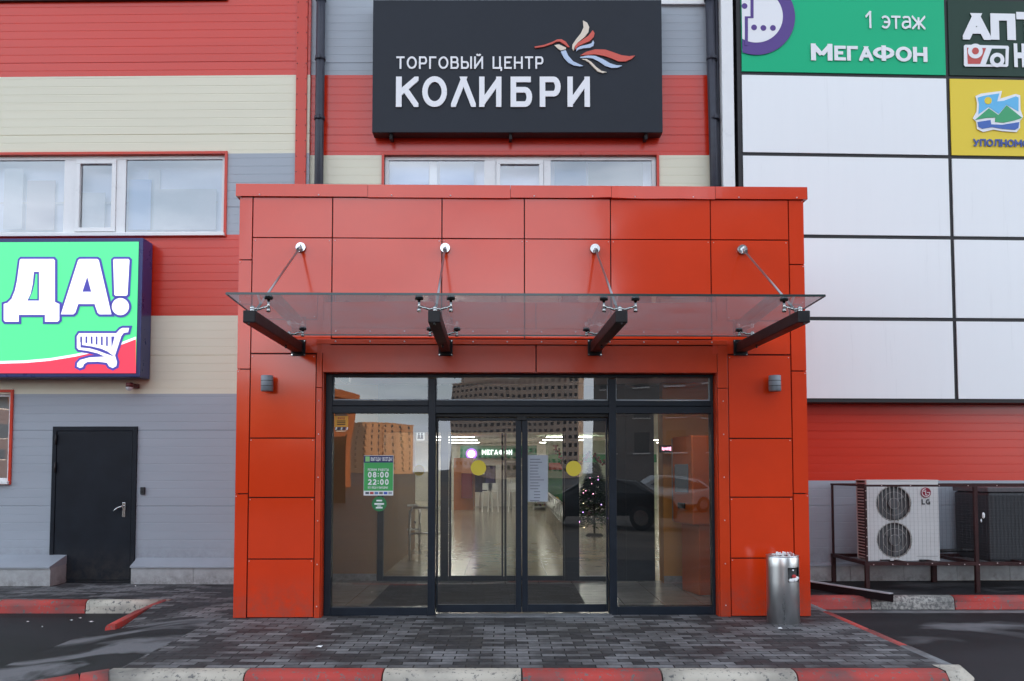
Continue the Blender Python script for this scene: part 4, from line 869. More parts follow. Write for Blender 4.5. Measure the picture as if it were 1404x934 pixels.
# light box sign
D2 = .34
EM = lambda n, c, s: mat(n, c, .4, emit=c, estr=s)
LB = .28
G_ = EM('lit green film', (.07, .62, .22), LB); W_ = EM('lit white film', (.85, .85, .85), LB); R_ = EM('lit red film', (.70, .035, .07), LB); B_ = EM('lit blue film', (.055, .05, .33), LB * .7)
e, (ax0, ax1, az0, az1) = sign_box('shop_light_box', 'lit green and red light box sign reading ДА! with a shopping cart, over the service door', 'sign', LW, (-160, 326, 196, 517.5), D2, G_, mat('blue sign rim', (.022, .036, .16), .3, var=.1), .055)
sc6 = 4.445
al = lambda a, b: LW.loc(a / sc6, 320 + b / sc6, D2)
yF = -D2
PZ = lambda pts: [al(*p) for p in pts]
DD = [(125,165),(132,158),(330,158),(338,168),(338,420),(365,432),(365,530),(355,540),(278,540),(278,498),(118,498),(118,540),(35,540),(27,530),(27,432),(50,425),(75,400),(95,350),(108,290)]
DH = [(210,236),(242,236),(242,412),(170,412),(190,370),(203,310)]
AA = [(480,165),(490,158),(595,158),(605,165),(682,495),(610,495),(598,485),(580,432),(480,432),(462,485),(450,495),(375,495)]
AH = [(535,265),(560,358),(505,358)]
EX = [(693,165),(700,158),(785,158),(792,165),(780,375),(772,382),(708,382),(700,375)]
DOT = circ(737, 448, 52, 28)
CART = [(472,630),(485,610),(712,610),(735,585),(750,578),(790,578),(783,604),(757,608),(742,628),(704,745),(716,785),(712,810),(690,822),(668,812),(655,790),(600,783),(535,785),(515,798),(508,816),(490,822),(472,812),(474,792),(492,773),(545,758),(640,752),(600,733),(540,718),(482,710),(472,698)]
def scale_poly(P, k): return P
o14 = abs(al(14, 0)[0] - al(0, 0)[0])
shape('wave_stripe', [PZ([(-620, 800), (-200, 800), (0, 779), (150, 775), (300, 762), (460, 736), (620, 700), (740, 664), (829, 630), (829, 660), (740, 690), (400, 800), (0, 815), (-620, 820)])], yF - .004, .003, W_, e)
shape('wave_field', [PZ([(-620, 830), (-200, 818), (0, 795), (150, 791), (300, 778), (460, 752), (620, 716), (740, 680), (829, 646), (829, 853), (-620, 853)])], yF - .006, .003, R_, e)
for n, ps in (('letter', [DD]), ('letter', [AA]), ('letter', [EX]), ('letter', [DOT]), ('cart_emblem', [CART])):
    Pp = [PZ(q)[::-1] for q in ps]
    bz = -1
    if ps[0] is DD: shape('letter_hole', [PZ([(222,250),(232,250),(232,402),(184,402),(202,360),(215,310)])], yF - .0185, .003, G_, e)
    shape(n + '_outline', [PZ(q) for q in ps], yF - .012, .004, B_, e, offset=o14 if ps[0] is not DD else o14)
    shape(n, [PZ(ps[0])] + ([PZ(DH)] if ps[0] is DD else [PZ(AH)] if ps[0] is AA else []), yF - .016, .003, W_, e)
for x in (498, 530, 562, 592, 624, 655): shape('cart_slot', [PZ([(x - 5, 630), (x + 6, 630), (x + 6, 668 + (x - 498) * .14), (x - 5, 664 + (x - 498) * .14)])], yF - .0185, .002, B_, e)
shape('cart_slot', [PZ([(682, 630), (702, 630), (684, 700)])], yF - .0185, .002, B_, e)
shape('cart_slot', [PZ([(495, 640), (504, 640), (504, 682), (560, 690), (620, 704), (660, 722), (700, 752), (650, 735), (600, 716), (550, 702), (495, 697)])], yF - .0185, .002, B_, e)
# dome camera under the light box
cx_, cz_ = LW.loc(177.5, 531, .2)
ec = empty('dome_camera', 'small white dome security camera on the cream wall under the lit green sign', 'camera', LW.O, LW.yaw)
mb = MB(); mb.cyl((cx_, -.2, cz_ + .0), (cx_, -.2, cz_ + .06), .05, .045, seg=20); mb.box(cx_ - .02, cx_ + .02, -.2, 0, cz_ + .045, cz_ + .06); mb.box(cx_ - .05, cx_ + .05, -.05, .0, cz_ + .0, cz_ + .06, .006); mb.build('mount', mat('dark red camera housing', (.12, .02, .02), .4), ec)
mb = MB(); mb.sph((cx_, -.2, cz_), .049, 20); mb.build('dome', mat('pale plastic', (.6, .6, .62), .2), ec)

# advertising panel wall on the right
GP = Plane(5.0, 11.60, R(2.3))
colp = [(1012.5, 1295.5), (1302, 1590)]
rowq = [(-108, -3), (2, 99), (103.5, 209), (214, 320), (328, 433.5), (440.5, 546)]
def gxp(px0, py): return GP.x(px0, py)
ex = [GP.x(1013.5, 150), GP.x(1298.5, 150), GP.x(1298.5, 150) * 2 - GP.x(1013.5, 150) + .02, 0]
ex[3] = ex[2] * 2 - ex[1]
rz_ = [GP.z(q, 1016) for q in (548.5, 436.5, 323.5, 211.5, 101, -8, -118)]
pw = empty('advertising_panel_wall', 'black framed grid of blank white advertising panels on the wall beside the porch', 'panel grid', GP.O, GP.yaw)
mb = MB(); mb.box(ex[0] - .022, ex[3] + .05, -.0, .28, rz_[0] - .03, rz_[6] + .02, .006); mb.build('frame', FRAMEBLACK, pw)
gap = .046
cells = {}
for c in range(3):
    for r in range(6):
        cells[c, r] = (ex[c] + gap * .9, ex[c + 1] - gap * .3, rz_[r] + gap * .55, rz_[r + 1] - gap * .55)
def panel_face(x0, x1, z0, z1, m, par, name='blank_panel'):
    mb = MB(); bm = mb.bm; nx, nzz = 14, 8; am = random.uniform(.002, .006)
    V = [[bm.verts.new((x0 + (x1 - x0) * i / nx, -.018 - am * math.sin(math.pi * i / nx) * math.sin(math.pi * j / nzz), z0 + (z1 - z0) * j / nzz)) for i in range(nx + 1)] for j in range(nzz + 1)]
    for j in range(nzz):
        for i in range(nx): bm.faces.new((V[j][i], V[j][i + 1], V[j + 1][i + 1], V[j + 1][i])).smooth = True
    mb.box(x0, x1, -.017, -.002, z0, z1)
    return mb.build(name, m, par, recalc=False)
used = {(0, 4), (1, 4), (1, 3)}
for k, (x0, x1, z0, z1) in cells.items():
    if k in used or k[0] == 2 and k[1] == 5: continue
    panel_face(x0, x1, z0, z1, WHITEPANEL, pw)
# phone shop sign
def sgn(name, label, k, m):
    e = empty(name, label, 'sign', GP.O, GP.yaw); panel_face(*cells[k], m, e, 'face'); return e, cells[k]
SG = mat('green sign film', (.008, .45, .21), .35, spec=.2); e, c = sgn('phone_shop_sign', 'green sign with purple ring emblem reading 1 этаж МегаФон on the panel grid', (0, 4), SG)
gl = lambda p, q: GP.loc(p, q, .03)
PUR = mat('purple film', (.075, .025, .22), .35)
cc = gl(1035.5, 21.5); ro = abs(gl(1090, 21.5)[0] - cc[0]); ri = ro * .69
b_ = c
shape('emblem_ring', [clip(circ(cc[0], cc[1], ro, 64), b_[0] + .004, b_[1], b_[2], b_[3] - .004)], -.034, .004, PUR, e)
shape('emblem_disc', [clip(circ(cc[0], cc[1], ri, 64), b_[0] + .004, b_[1], b_[2], b_[3] - .004)], -.037, .003, LETTER, e)
for (a, b) in ((245, 25), (282, 108), (318, 110), (355, 110)): p = gl(934 + a / 2.83, b / 2.83); shape('emblem_dot', [circ(p[0], p[1], .04)], -.040, .003, PUR, e)
shape('emblem_line', [clip([gl(934 + a / 2.83, b / 2.83) for a, b in ((246, 178), (246, 65), (268, 65), (268, -40), (280, -40), (280, 72), (258, 72), (258, 178))], b_[0], b_[1], b_[2], b_[3] - .004)], -.040, .003, PUR, e)
def gfit(body, p0, q0, p1, q1, m, e, bold=0.0): a, b = gl(p0, q1), gl(p1, q0); return text('lettering', body, a[0], b[0], a[1], b[1], -.036, m, e, bold, .006, .07)
gfit('1 этаж', 1187, 17, 1268, 39, LETTER, e, .06)
gfit('М', 1112, 60.5, 1141, 83, LETTER, e, .105); gfit('ЕГА', 1144, 64, 1197, 83, LETTER, e, .105); gfit('Ф', 1197, 63, 1226, 83.5, LETTER, e, .10); gfit('ОН', 1228, 65, 1271, 84.5, LETTER, e, .105)
# pharmacy sign
SD = mat('dark green sign film', (.016, .045, .030), .35, spec=.22); e, c = sgn('pharmacy_sign', 'dark green pharmacy sign reading АПТЕКА with a red percent box on the panel grid', (1, 4), SD)
z4 = 4.246; g4 = lambda a, b: gl(1270 + a / z4, b / z4)
def gf4(body, a0, b0, a1, b1, m, e, bold=0.0): gfit(body, 1270 + a0 / z4, b0 / z4, 1270 + a1 / z4, b1 / z4, m, e, bold)
gf4('А', 213, 80, 370, 231, LETTER, e, .125); gf4('П', 376, 82, 516, 232, LETTER, e, .135); gf4('ТЕКА', 528, 84, 1120, 236, LETTER, e, .13)
gf4('НИЗКИХ ЦЕН', 512, 268, 1180, 392, LETTER, e, .12)
def gsh(n, polys, y, m, e): return shape(n, [[g4(*p) for p in P_] for P_ in polys], y, .003, m, e)
gsh('percent_box', [[(218, 268), (226, 262), (474, 268), (480, 276), (476, 384), (468, 391), (226, 389), (218, 381)]], -.036, LETTER, e)
RD = mat('red film', (.50, .05, .04), .35)
gsh('percent_field', [[(236, 280), (346, 282), (312, 374), (240, 374)]], -.039, RD, e); gsh('percent_field', [[(380, 285), (460, 286), (458, 376), (345, 376)]], -.039, SD, e)
gsh('percent_ring', [circ(283, 300, 43, 30)], -.042, LETTER, e); gsh('percent_ring', [circ(283, 300, 20, 24)], -.045, RD, e)
gsh('percent_ring', [circ(410, 352, 42, 30)], -.042, LETTER, e); gsh('percent_ring', [circ(410, 352, 19, 24)], -.045, SD, e)
# yellow sign
SY = mat('yellow sign film', (.80, .60, .06), .35, spec=.2); e, c = sgn('travel_sign', 'yellow sign with a blue and green mountain emblem and УПОЛНОМОЧЕННЫЙ lettering on the panel grid', (1, 3), SY)
gsh('emblem_base', [[(285, 560), (318, 546), (440, 530), (430, 575), (520, 548), (546, 556), (548, 640), (562, 682), (545, 705), (545, 745), (525, 770), (440, 765), (390, 755), (330, 770), (295, 752), (290, 710), (270, 690), (292, 650), (295, 600)]], -.034, LETTER, e)
gsh('emblem_sky', [[(298, 570), (330, 560), (424, 545), (412, 592), (450, 588), (520, 562), (536, 570), (535, 650), (465, 612), (420, 665), (362, 625), (302, 668), (306, 610)]], -.037, mat('sky blue film', (.10, .45, .75), .35), e)
gsh('emblem_sun', [circ(358, 588, 21, 24)], -.040, SY, e)
gsh('emblem_mountain', [[(282, 700), (362, 632), (418, 672), (465, 615), (556, 688), (515, 702), (450, 716), (398, 712), (400, 686), (350, 688)]], -.040, mat('leaf green film', (.02, .33, .12), .35), e)
gsh('emblem_water', [[(296, 712), (372, 700), (376, 726), (440, 728), (540, 712), (534, 746), (515, 758), (440, 752), (380, 742), (325, 752), (302, 740)]], -.040, mat('deep blue film', (.03, .11, .42), .35), e)
gf4('УПОЛНОМОЧЕННЫЙ', 274, 818, 830, 852, mat('blue print', (.03, .07, .3), .4), e, .10)

# ------------------------------------------------------------------ inside the porch and the hall
mb = MB(); mb.box(XL + PW.O.x + .06, XR + PW.O.x - .06, 9.16, 11.87, -.14, .004); struct('vestibule_floor', mb, TILE)
mb = MB(); mb.quad([(-14, 11.875, .004), (16, 11.875, .004), (16, 44, .004), (-14, 44, .004)]); struct('hall_floor', mb, TILE_H)
mb = MB(); mb.box(XL + PW.O.x + .1, XR + PW.O.x - .1, 9.25, 11.86, 2.72, 2.78); mb.box(-14, 16, 11.9, 44, 2.95, 3.05); struct('ceiling', mb, CEIL)
IY = 11.86
ix = lambda p: at(p, 700, IY).x
iz = lambda q: at(700, q, IY).z
mb = MB(); mb.box(XL + PW.O.x + .05, ix(517), IY, IY + .12, 0, 2.72); mb.box(ix(517) - .1, ix(517), IY + .125, IY + 5, 0, 3.3); struct('interior_wall', mb, BEIGE)
mb = MB(); mb.box(ix(905), XR + PW.O.x - .05, IY - .25, IY + .1, 0, 2.72); struct('interior_wall', mb, OCHRE)
mb = MB(); mb.box(XL + PW.O.x + .05, ix(517), IY - .02, IY - .002, .005, .10); mb.box(ix(905), XR + PW.O.x - .06, IY - .27, IY - .252, .005, .10); struct('skirting', mb, STONE)
mb = MB(); mb.box(-14, -13.9, 12, 44, 0, 3.3); mb.box(15.9, 16, 12, 44, 0, 3.3); mb.box(-14, 16, 44, 44.1, 0, 3.3); mb.box(-14, XL + PW.O.x + .04, 12.0, 12.1, 0, 3.3); mb.box(XR + PW.O.x - .04, 16, 12.2, 12.3, 0, 3.3); mb.box(XL + PW.O.x, XR + PW.O.x, 11.99, 12.07, 2.72, 3.3); struct('hall_wall', mb, HALLWALL)
mb = MB(); mb.slab([gnd(504, 834), gnd(804, 832), gnd(786.5, 802.5), gnd(535, 803)], .006, .018); o = mb.build('door_mat', MATT); tag(o, 'black ribbed entrance mat on the grey tiles behind the sliding doors', 'mat')
ig = empty('inner_door_screen', 'dark framed inner glass doors standing at the back of the entrance vestibule', 'inner doors')
mb = MB(); fr_ = .06
for a, b in ((518, 526), (604, 615), (774, 794), (845, 858)): mb.box(ix(a), ix(b), IY - .03, IY + .05, 0.005, 2.72, .003)
for a, b in ((526, 604), (615, 774), (794, 845)): mb.box(ix(a), ix(b), IY - .025, IY + .045, .006, iz(790) , .003); mb.box(ix(a), ix(b), IY - .05, IY + .06, iz(593), iz(593) + .3, .003)
mb.box(ix(517), ix(905), IY - .02, IY + .04, iz(593) + .302, 2.71); mb.build('frame', BLACKALU, ig)
mb = MB(); mb.box(ix(858), ix(897), IY - .03, IY + .05, .005, 2.4, .003); mb.build('solid_panel', BLACKALU, ig)
for a, b in ((615, 690.5), (690.5, 774)):
    mb = MB(); st = .03
    mb.box(ix(a) + .01, ix(a) + .01 + st, IY - .06, IY - .03, .02, iz(594), .003); mb.box(ix(b) - st, ix(b) - .004, IY - .06, IY - .03, .02, iz(594), .003); mb.box(ix(a) + .01 + st, ix(b) - st, IY - .059, IY - .031, .02, .08, .003); l_ = mb.build('door_leaf', BLACKALU, ig)
for a, b in ((526, 604), (617, 773), (794, 845)): pane(ix(a), ix(b), iz(790), iz(593), IY - .0, 'glass_pane', ig, glass('inner glazing %d' % a, (.86, .88, .87), k=1.0))
for p in (574.5,):
    a = at(p, 645, IY - .03); o = shape('warning_dot', [circ(a.x, a.z, .075)], IY - .028, .002, YELLOW, ig)
# restroom pictogram hung inside
a, b = at(571, 604, 12.6), at(582, 592, 12.6)
e = empty('pictogram_sign', 'small white square pictogram sign hanging inside behind the fixed glass', 'sign'); mb = MB(); mb.box(a.x, b.x, 12.6, 12.62, a.z, b.z, .004); mb.build('plate', EM('lit white plate', (.8, .8, .8), .25), e)
mb = MB()
for k in (.3, .68): x = a.x + (b.x - a.x) * k; h = b.z - a.z; mb.sph((x, 12.595, a.z + h * .78), .014, 8); mb.prism([(x - .022, a.z + h * .15), (x + .022, a.z + h * .15), (x + .016, a.z + h * .66), (x - .016, a.z + h * .66)], 12.590, 12.599)
mb.build('symbol', BLACK, e)
mb = MB(); mb.cyl(((a.x + b.x) / 2, 12.61, b.z), ((a.x + b.x) / 2, 12.61, 3.3), .008, seg=6); mb.build('hanger', BLACK, e)

# payment terminal
T0, T1 = at(940, 805, 10.75), at(972, 815, 10.5)
e = empty('payment_terminal', 'orange floor standing payment terminal against the ochre wall inside the doors', 'terminal', (2.50, 10.75, 0), R(-78))
OT = mat('orange terminal paint', (.48, .11, .022), .35, var=.1); OT2 = mat('grey terminal paint', (.22, .21, .2), .3)
mb = MB(); mb.box(-.26, .26, -.2, .25, .004, .86, .012); mb.build('base', OT, e)
mb = MB(); mb.box(-.30, .30, -.30, .25, .86, 1.95, .02); mb.build('cabinet', OT, e)
mb = MB(); mb.box(-.305, -.302, -.27, .22, .9, 1.9); mb.box(-.312, -.30, -.305, -.27, .88, 1.93, .003); mb.build('side_panel', OT2, e)
mb = MB(); mb.box(-.2, .2, -.312, -.301, 1.25, 1.6, .004); mb.build('screen', mat('terminal screen', (.05, .06, .08), .1, emit=(.3, .35, .4), estr=.03), e)
mb = MB(); mb.box(-.1, .1, -.32, -.301, 1.05, 1.12, .004); mb.build('cash_slot', BLACK, e)
# ticker
a, b = at(905, 619.5, 11.3), at(973, 611.5, 11.3); e = empty('ticker_display', 'narrow dark LED ticker with a pink lit line above the orange terminal', 'display')
mb = MB(); mb.box(a.x, b.x, 11.3, 11.38, a.z - .01, b.z + .01, .004); mb.build('housing', BLACK, e)
mb = MB()
for k in range(34):
    if k in (15, 16, 17): continue
    x = a.x + (b.x - a.x) * (.04 + k * .027); mb.box(x, x + .012, 11.297, 11.299, a.z + .012 + .012 * random.random(), b.z - .012 - .012 * random.random())
mb.build('led_row', mat('pink led', (.8, .3, .4), .5, emit=(1, .35, .5), estr=1.2), e)

# shops far inside the hall
KY = 36
rnd0 = random.Random(8)
def K(p, q, Y=KY): return at(p, q, Y)
e = empty('phone_kiosk', 'far white phone kiosk under a green fascia with white МегаФон lettering inside the hall', 'kiosk')
a, b = K(648, 690), K(736, 628); mb = MB(); mb.box(a.x, b.x, KY + .3, KY + 3, .005, b.z); mb.build('wall', mat('kiosk white board', (.74, .74, .70), .5), e)
a, b = K(631, 628), K(736, 611); mb = MB(); mb.box(a.x, b.x, KY, KY + .3, a.z, b.z); mb.build('fascia', mat('kiosk green board', (.02, .16, .08), .4), e)
a, b = K(661, 623.5), K(702, 617); text('lettering', 'МЕГАФОН', a.x, b.x, a.z, b.z, KY - .04, mat('lit letter', (.9, .9, .9), .5, emit=(1, 1, 1), estr=1.0), e, .1, .03)
p = K(646.5, 622.5); mb = MB(); mb.cyl((p.x, KY - .02, p.z), (p.x, KY - .12, p.z), .23, seg=28); mb.build('emblem_ring', mat('lit purple', (.2, .06, .4), .5, emit=(.35, .1, .8), estr=.8), e)
mb = MB(); mb.cyl((p.x, KY - .12, p.z), (p.x, KY - .14, p.z), .15, seg=28); mb.build('emblem_disc', mat('lit white disc', (.9, .9, .9), .5, emit=(1, 1, 1), estr=1.2), e)
for k, (p0, q0, p1, q1, c) in enumerate(((651, 652, 666, 673, (.10, .06, .14)), (666, 640, 678, 668, (.10, .08, .30)), (693, 634, 709, 655, (.16, .17, .15)))):
    a, b = K(p0, q1, 35.0 - k * .3), K(p1, q0, 35.0 - k * .3); o = empty('display_poster', ('dark purple poster board at the far kiosk below the yellow door dot', 'blue and green poster board at the far kiosk counter', 'white framed grey poster on the far kiosk wall')[k], 'poster')
    mb = MB(); mb.box(a.x, b.x, 35 - k * .3, 35.06 - k * .3, a.z, b.z); mb.build('board', mat('poster ink %s' % 'abc'[k], c, .5, var=.7, vscale=6), o)
    mb = MB(); w = .05
    for (x0, x1, z0, z1) in ((a.x - w, b.x + w, a.z - w, a.z), (a.x - w, b.x + w, b.z, b.z + w), (a.x - w, a.x, a.z, b.z), (b.x, b.x + w, a.z, b.z)): mb.box(x0, x1, 34.98 - k * .3, 35.06 - k * .3, z0, z1)
    mb.build('border', PVC if k == 2 else NAVY, o)
    mb = MB(); mb.cyl(((a.x + b.x) / 2, 35.1 - k * .3, .005), ((a.x + b.x) / 2, 35.1 - k * .3, a.z + .2), .04, seg=8); mb.build('post', PVC, o)
e = empty('orange_kiosk', 'orange kiosk with a dark red vending cabinet far inside the hall', 'kiosk'); a, b = K(622, 692, 33), K(649, 628, 33)
mb = MB(); mb.box(a.x, b.x, 33, 35, .005, b.z); mb.build('wall', mat('kiosk orange board', (.55, .17, .03), .45), e); a, b = K(633, 683, 32.8), K(648, 649, 32.8); mb = MB(); mb.box(a.x, b.x, 32.5, 32.98, a.z, b.z, .02); mb.build('cabinet', mat('dark red cabinet', (.22, .015, .02), .35), e)
stool_l = ('white bar stool nearest the dark red cabinet at the far kiosk', 'white bar stool in the middle of the far kiosk counter', 'white bar stool closest to the middle of the sliding doors at the far kiosk')
for k, p in enumerate((668, 676, 704)):
    e = empty('bar_stool', stool_l[k], 'stool', (K(p, 690, 31.5).x, 31.5, .005), 0, 'bar stools at the far kiosk')
    mb = MB(); mb.box(-.18, .18, -.18, .18, .72, .76, .01); mb.build('seat', PVC, e); mb = MB(); mb.box(-.18, .18, .16, .19, .8, 1.05, .01); mb.build('backrest', PVC, e)
    for sx in (-1, 1):
        for sy in (-1, 1): mb = MB(); mb.bar((sx * .19, sy * .19, 0), (sx * .15, sy * .15, .72), .03); mb.build('leg', PVC, e)
e = empty('counter_shop', 'pale shop front with a green band far inside behind the christmas tree', 'shop'); a, b = K(752, 690, 34), K(900, 604, 34)
mb = MB(); mb.box(a.x, b.x, 34, 36, .005, b.z); mb.build('wall', mat('shop pale wall', (.55, .62, .50), .5), e)
a, b = K(752, 634, 33.9), K(900, 623, 33.9); mb = MB(); mb.box(a.x, b.x, 33.85, 33.98, a.z, b.z); mb.build('fascia', mat('shop green band', (.02, .28, .09), .4), e)
a, b = K(752, 705, 29), K(774, 634, 29); e = empty('promotion_stand', 'green and red promotion stand beside the paper notice inside the hall', 'stand')
mb = MB(); mb.box(a.x, b.x, 29, 29.3, .005, b.z, .02); mb.build('body', mat('dark green board', (.03, .16, .06), .45), e); mb = MB(); mb.box(a.x + .02, b.x - .02, 28.96, 28.995, b.z - .25, b.z - .02); mb.build('top_board', mat('red board', (.4, .05, .03), .45), e); p = K(763, 686, 29); mb = MB(); mb.sph((p.x, 28.95, p.z), .1, 12, sc=(1, .3, 1.2)); mb.build('printed_figure', YELLOW, e)
# railing / turnstile fence in the hall
e = empty('hall_railing', 'low steel railing running back along the hall floor behind the sliding door', 'railing'); mb = MB()
pts = [gnd(723, 692), gnd(728, 700), gnd(735, 712), gnd(744, 727)]
for k in range(12):
    t = k / 11; p = Vector((1.25 - t * .15, 26 - 10 * t, 0)); mb.cyl((p.x, p.y, .005), (p.x, p.y, .9), .02, seg=8)
mb.build('post', STEEL, e); mb = MB()
for z in (.88, .5): mb.cyl((1.25, 26, z), (1.1, 16, z), .022, seg=8)
mb.build('rail', STEEL, e)
# stand and barrier seen through the left pane
e = empty('display_cabinet', 'dark display cabinet standing in the hall behind the fixed glass pane', 'cabinet'); a, b = at(548, 720, 17), at(564, 640, 17)
mb = MB(); mb.box(a.x, b.x, 17, 17.6, .005, b.z, .01); mb.build('body', mat('dark brown board', (.03, .022, .02), .4), e); mb = MB(); mb.bar((a.x - .1, 16.7, .95), (b.x + .1, 16.8, .5), .3, .03); mb.build('sloping_tray', BLACKALU, e)
for k in range(2):
    e = empty('security_barrier', ('grey tubular barrier behind the fixed glass pane, nearer the beige wall', 'grey tubular barrier behind the fixed glass pane, nearer the door mullion')[k], 'barrier', (-1.9 + .62 * k, 15.5 - .9 * k, .005), R(14), 'barriers inside the entrance')
    mb = MB(); mb.tube([(-.35, 0, 0), (-.35, 0, .82), (-.3, 0, .88), (.3, 0, .88), (.35, 0, .82), (.35, 0, 0)], .022); mb.build('hoop', STEEL, e)
    mb = MB(); mb.cyl((-.35, 0, .45), (.35, 0, .45), .018, seg=10); mb.build('cross_rail', STEEL, e)
def goods(name):
    m = bpy.data.materials.new(name); m.use_nodes = True; n, l = m.node_tree.nodes, m.node_tree.links; t = n.new('ShaderNodeTexCoord'); v = n.new('ShaderNodeTexVoronoi'); v.inputs['Scale'].default_value = 9; v.distance = 'CHEBYCHEV'
    h = n.new('ShaderNodeHueSaturation'); h.inputs['Saturation'].default_value = .75; h.inputs['Value'].default_value = .35; l.new(t.outputs['Object'], v.inputs['Vector']); l.new(v.outputs['Color'], h.inputs['Color']); l.new(h.outputs['Color'], n['Principled BSDF'].inputs['Base Color']); return m
GOODS = goods('mixed packaging')
for k, (p0, p1, q, Y, lab) in enumerate(((794, 846, 664, 26, 'white shelf of mixed goods in the hall directly behind the christmas tree'), (775, 792, 655, 30, 'narrow white shelf of goods in the hall behind the yellow dot of the right door'), (731, 750, 672, 33, 'white shelf of goods far inside the hall behind the paper notice'), (846, 858, 640, 22, 'tall white shelf of goods seen in the slit beside the dark inner panel'))):
    a, b = at(p0, 700, Y), at(p1, q, Y); e = empty('goods_shelf', lab, 'shelf', (0, 0, 0), 0, 'goods shelves in the hall'); mb = MB(); mb.box(a.x, a.x + .04, Y, Y + .5, .005, b.z); mb.box(b.x - .04, b.x, Y, Y + .5, .005, b.z); mb.box(a.x + .041, b.x - .041, Y + .46, Y + .5, .006, b.z); mb.build('frame', PVC, e)
    nb = 4
    for j in range(nb):
        z = .1 + j * (b.z - .15) / nb; mb = MB(); mb.box(a.x + .041, b.x - .041, Y + .01, Y + .459, z, z + .03); sh_ = mb.build('shelf_board', PVC, e); mb = MB(); xx = a.x + .06
        while xx < b.x - .15: w_ = rnd0.uniform(.08, .2); mb.box(xx, min(xx + w_, b.x - .05), Y + .06 + rnd0.random() * .1, Y + .4, z + .031, z + .031 + rnd0.uniform(.12, (b.z - .15) / nb - .08 if (b.z - .15) / nb > .25 else .16)); xx += w_ + .015
        mb.build('goods', GOODS, sh_)
# christmas tree
e = empty('christmas_tree', 'small artificial christmas tree with lights behind the right sliding door', 'christmas tree', (at(815, 720, 20).x, 20, .005))
mb = MB(); bm = mb.bm; rnd = random.Random(3)
for k in range(5200):
    h = rnd.random() ** .8; rr = (1 - h) * .62 * (.5 + .5 * rnd.random()) + .02; an = rnd.random() * 6.283; z = .35 + h * 1.35 - rr * .25
    c = Vector((rr * math.cos(an), rr * math.sin(an), z)); d = Vector((math.cos(an + rnd.uniform(-.7, .7)), math.sin(an + rnd.uniform(-.7, .7)), rnd.uniform(-.5, .3))) * .13; s_ = Vector((-d.y, d.x, rnd.uniform(-.03, .03))) * .22
    bm.faces.new([bm.verts.new(q) for q in (c - s_, c + d, c + s_)])
mb.build('crown', mat('artificial fir needles', (.022, .07, .035), .6, var=.4, vscale=9), e, recalc=False)
mb = MB(); mb.cyl((0, 0, .02), (0, 0, 1.6), .025, seg=8); mb.cyl((0, 0, 0), (0, 0, .05), .22, .16, seg=16); mb.build('stand', BLACK, e)
mb = MB()
for k in range(44):
    h = rnd.random(); rr = (1 - h) * .64 + .02; an = rnd.uniform(3.2, 6.2); mb.sph((rr * math.cos(an), rr * math.sin(an), .35 + h * 1.3 - rr * .22), .011, 6, k % 3)
mb.build('fairy_lights', [mat('warm bulb', (1, .8, .6), .5, emit=(1, .8, .5), estr=3), mat('violet bulb', (.6, .4, 1), .5, emit=(.6, .35, 1), estr=3), mat('pink bulb', (1, .4, .6), .5, emit=(1, .4, .6), estr=3)], e)
e = empty('garland', 'red berry garland hanging in a peak above the christmas tree inside', 'garland'); mb = MB()
for (p0, q0, p1, q1) in ((790, 640, 809, 622), (809, 622, 835, 640), (760, 610, 775, 640)):
    for k in range(40):
        t = rnd.random(); p = at(p0 + (p1 - p0) * t + rnd.uniform(-3, 3), q0 + (q1 - q0) * t + rnd.uniform(-3, 3), 19); mb.sph(tuple(p), rnd.uniform(.015, .035), 6, rnd.choice((0, 0, 1)))
mb.build('berries', [mat('dark red berry', (.20, .02, .03), .4), mat('dark leaf', (.02, .06, .03), .6)], e)
# lit ceiling lamps in the hall
LAMP = mat('lit ceiling lamp', (.9, .9, .88), .5, emit=(1, .95, .86), estr=9)
spots = [(x, y) for y in (15, 20, 25, 30, 35, 38.5, 42) for x in (-7, -2.2, 2.6, 7.4)]
proto = None
for i, (x, y) in enumerate(spots):
    if proto is None:
        proto = empty('ceiling_lamp', 'long white lit strip lamp in the rows on the hall ceiling', 'lamp', (x, y, 2.948), 0, 'strip lamps on the hall ceiling')
        mb = MB(); mb.box(-.95, .95, -.13, .13, -.05, 0, .006); mb.build('housing', PVC, proto); mb = MB(); mb.box(-.92, .92, -.11, .11, -.062, -.051); mb.build('tube', LAMP, proto)
    else: o = copy_tree(proto); o.location = (x, y, 2.948)

for x, lab in ((-1.4, 'unseen square lamp added to brighten the vestibule above the mat, hidden over the doors'), (1.9, 'unseen square lamp added to brighten the vestibule above the orange terminal, hidden over the doors')):  # presumed lamps kept out of view, added to brighten the vestibule
    e = empty('added_vestibule_lamp', lab, 'lamp', (x, 9.65, 2.718)); mb = MB(); mb.box(-.3, .3, -.3, .3, -.03, 0, .004); mb.build('housing', PVC, e); mb = MB(); mb.box(-.27, .27, -.27, .27, -.036, -.0305); mb.build('diffuser', mat('added vestibule light', (.9, .9, .88), .5, emit=(1, .88, .74), estr=4.2), e)

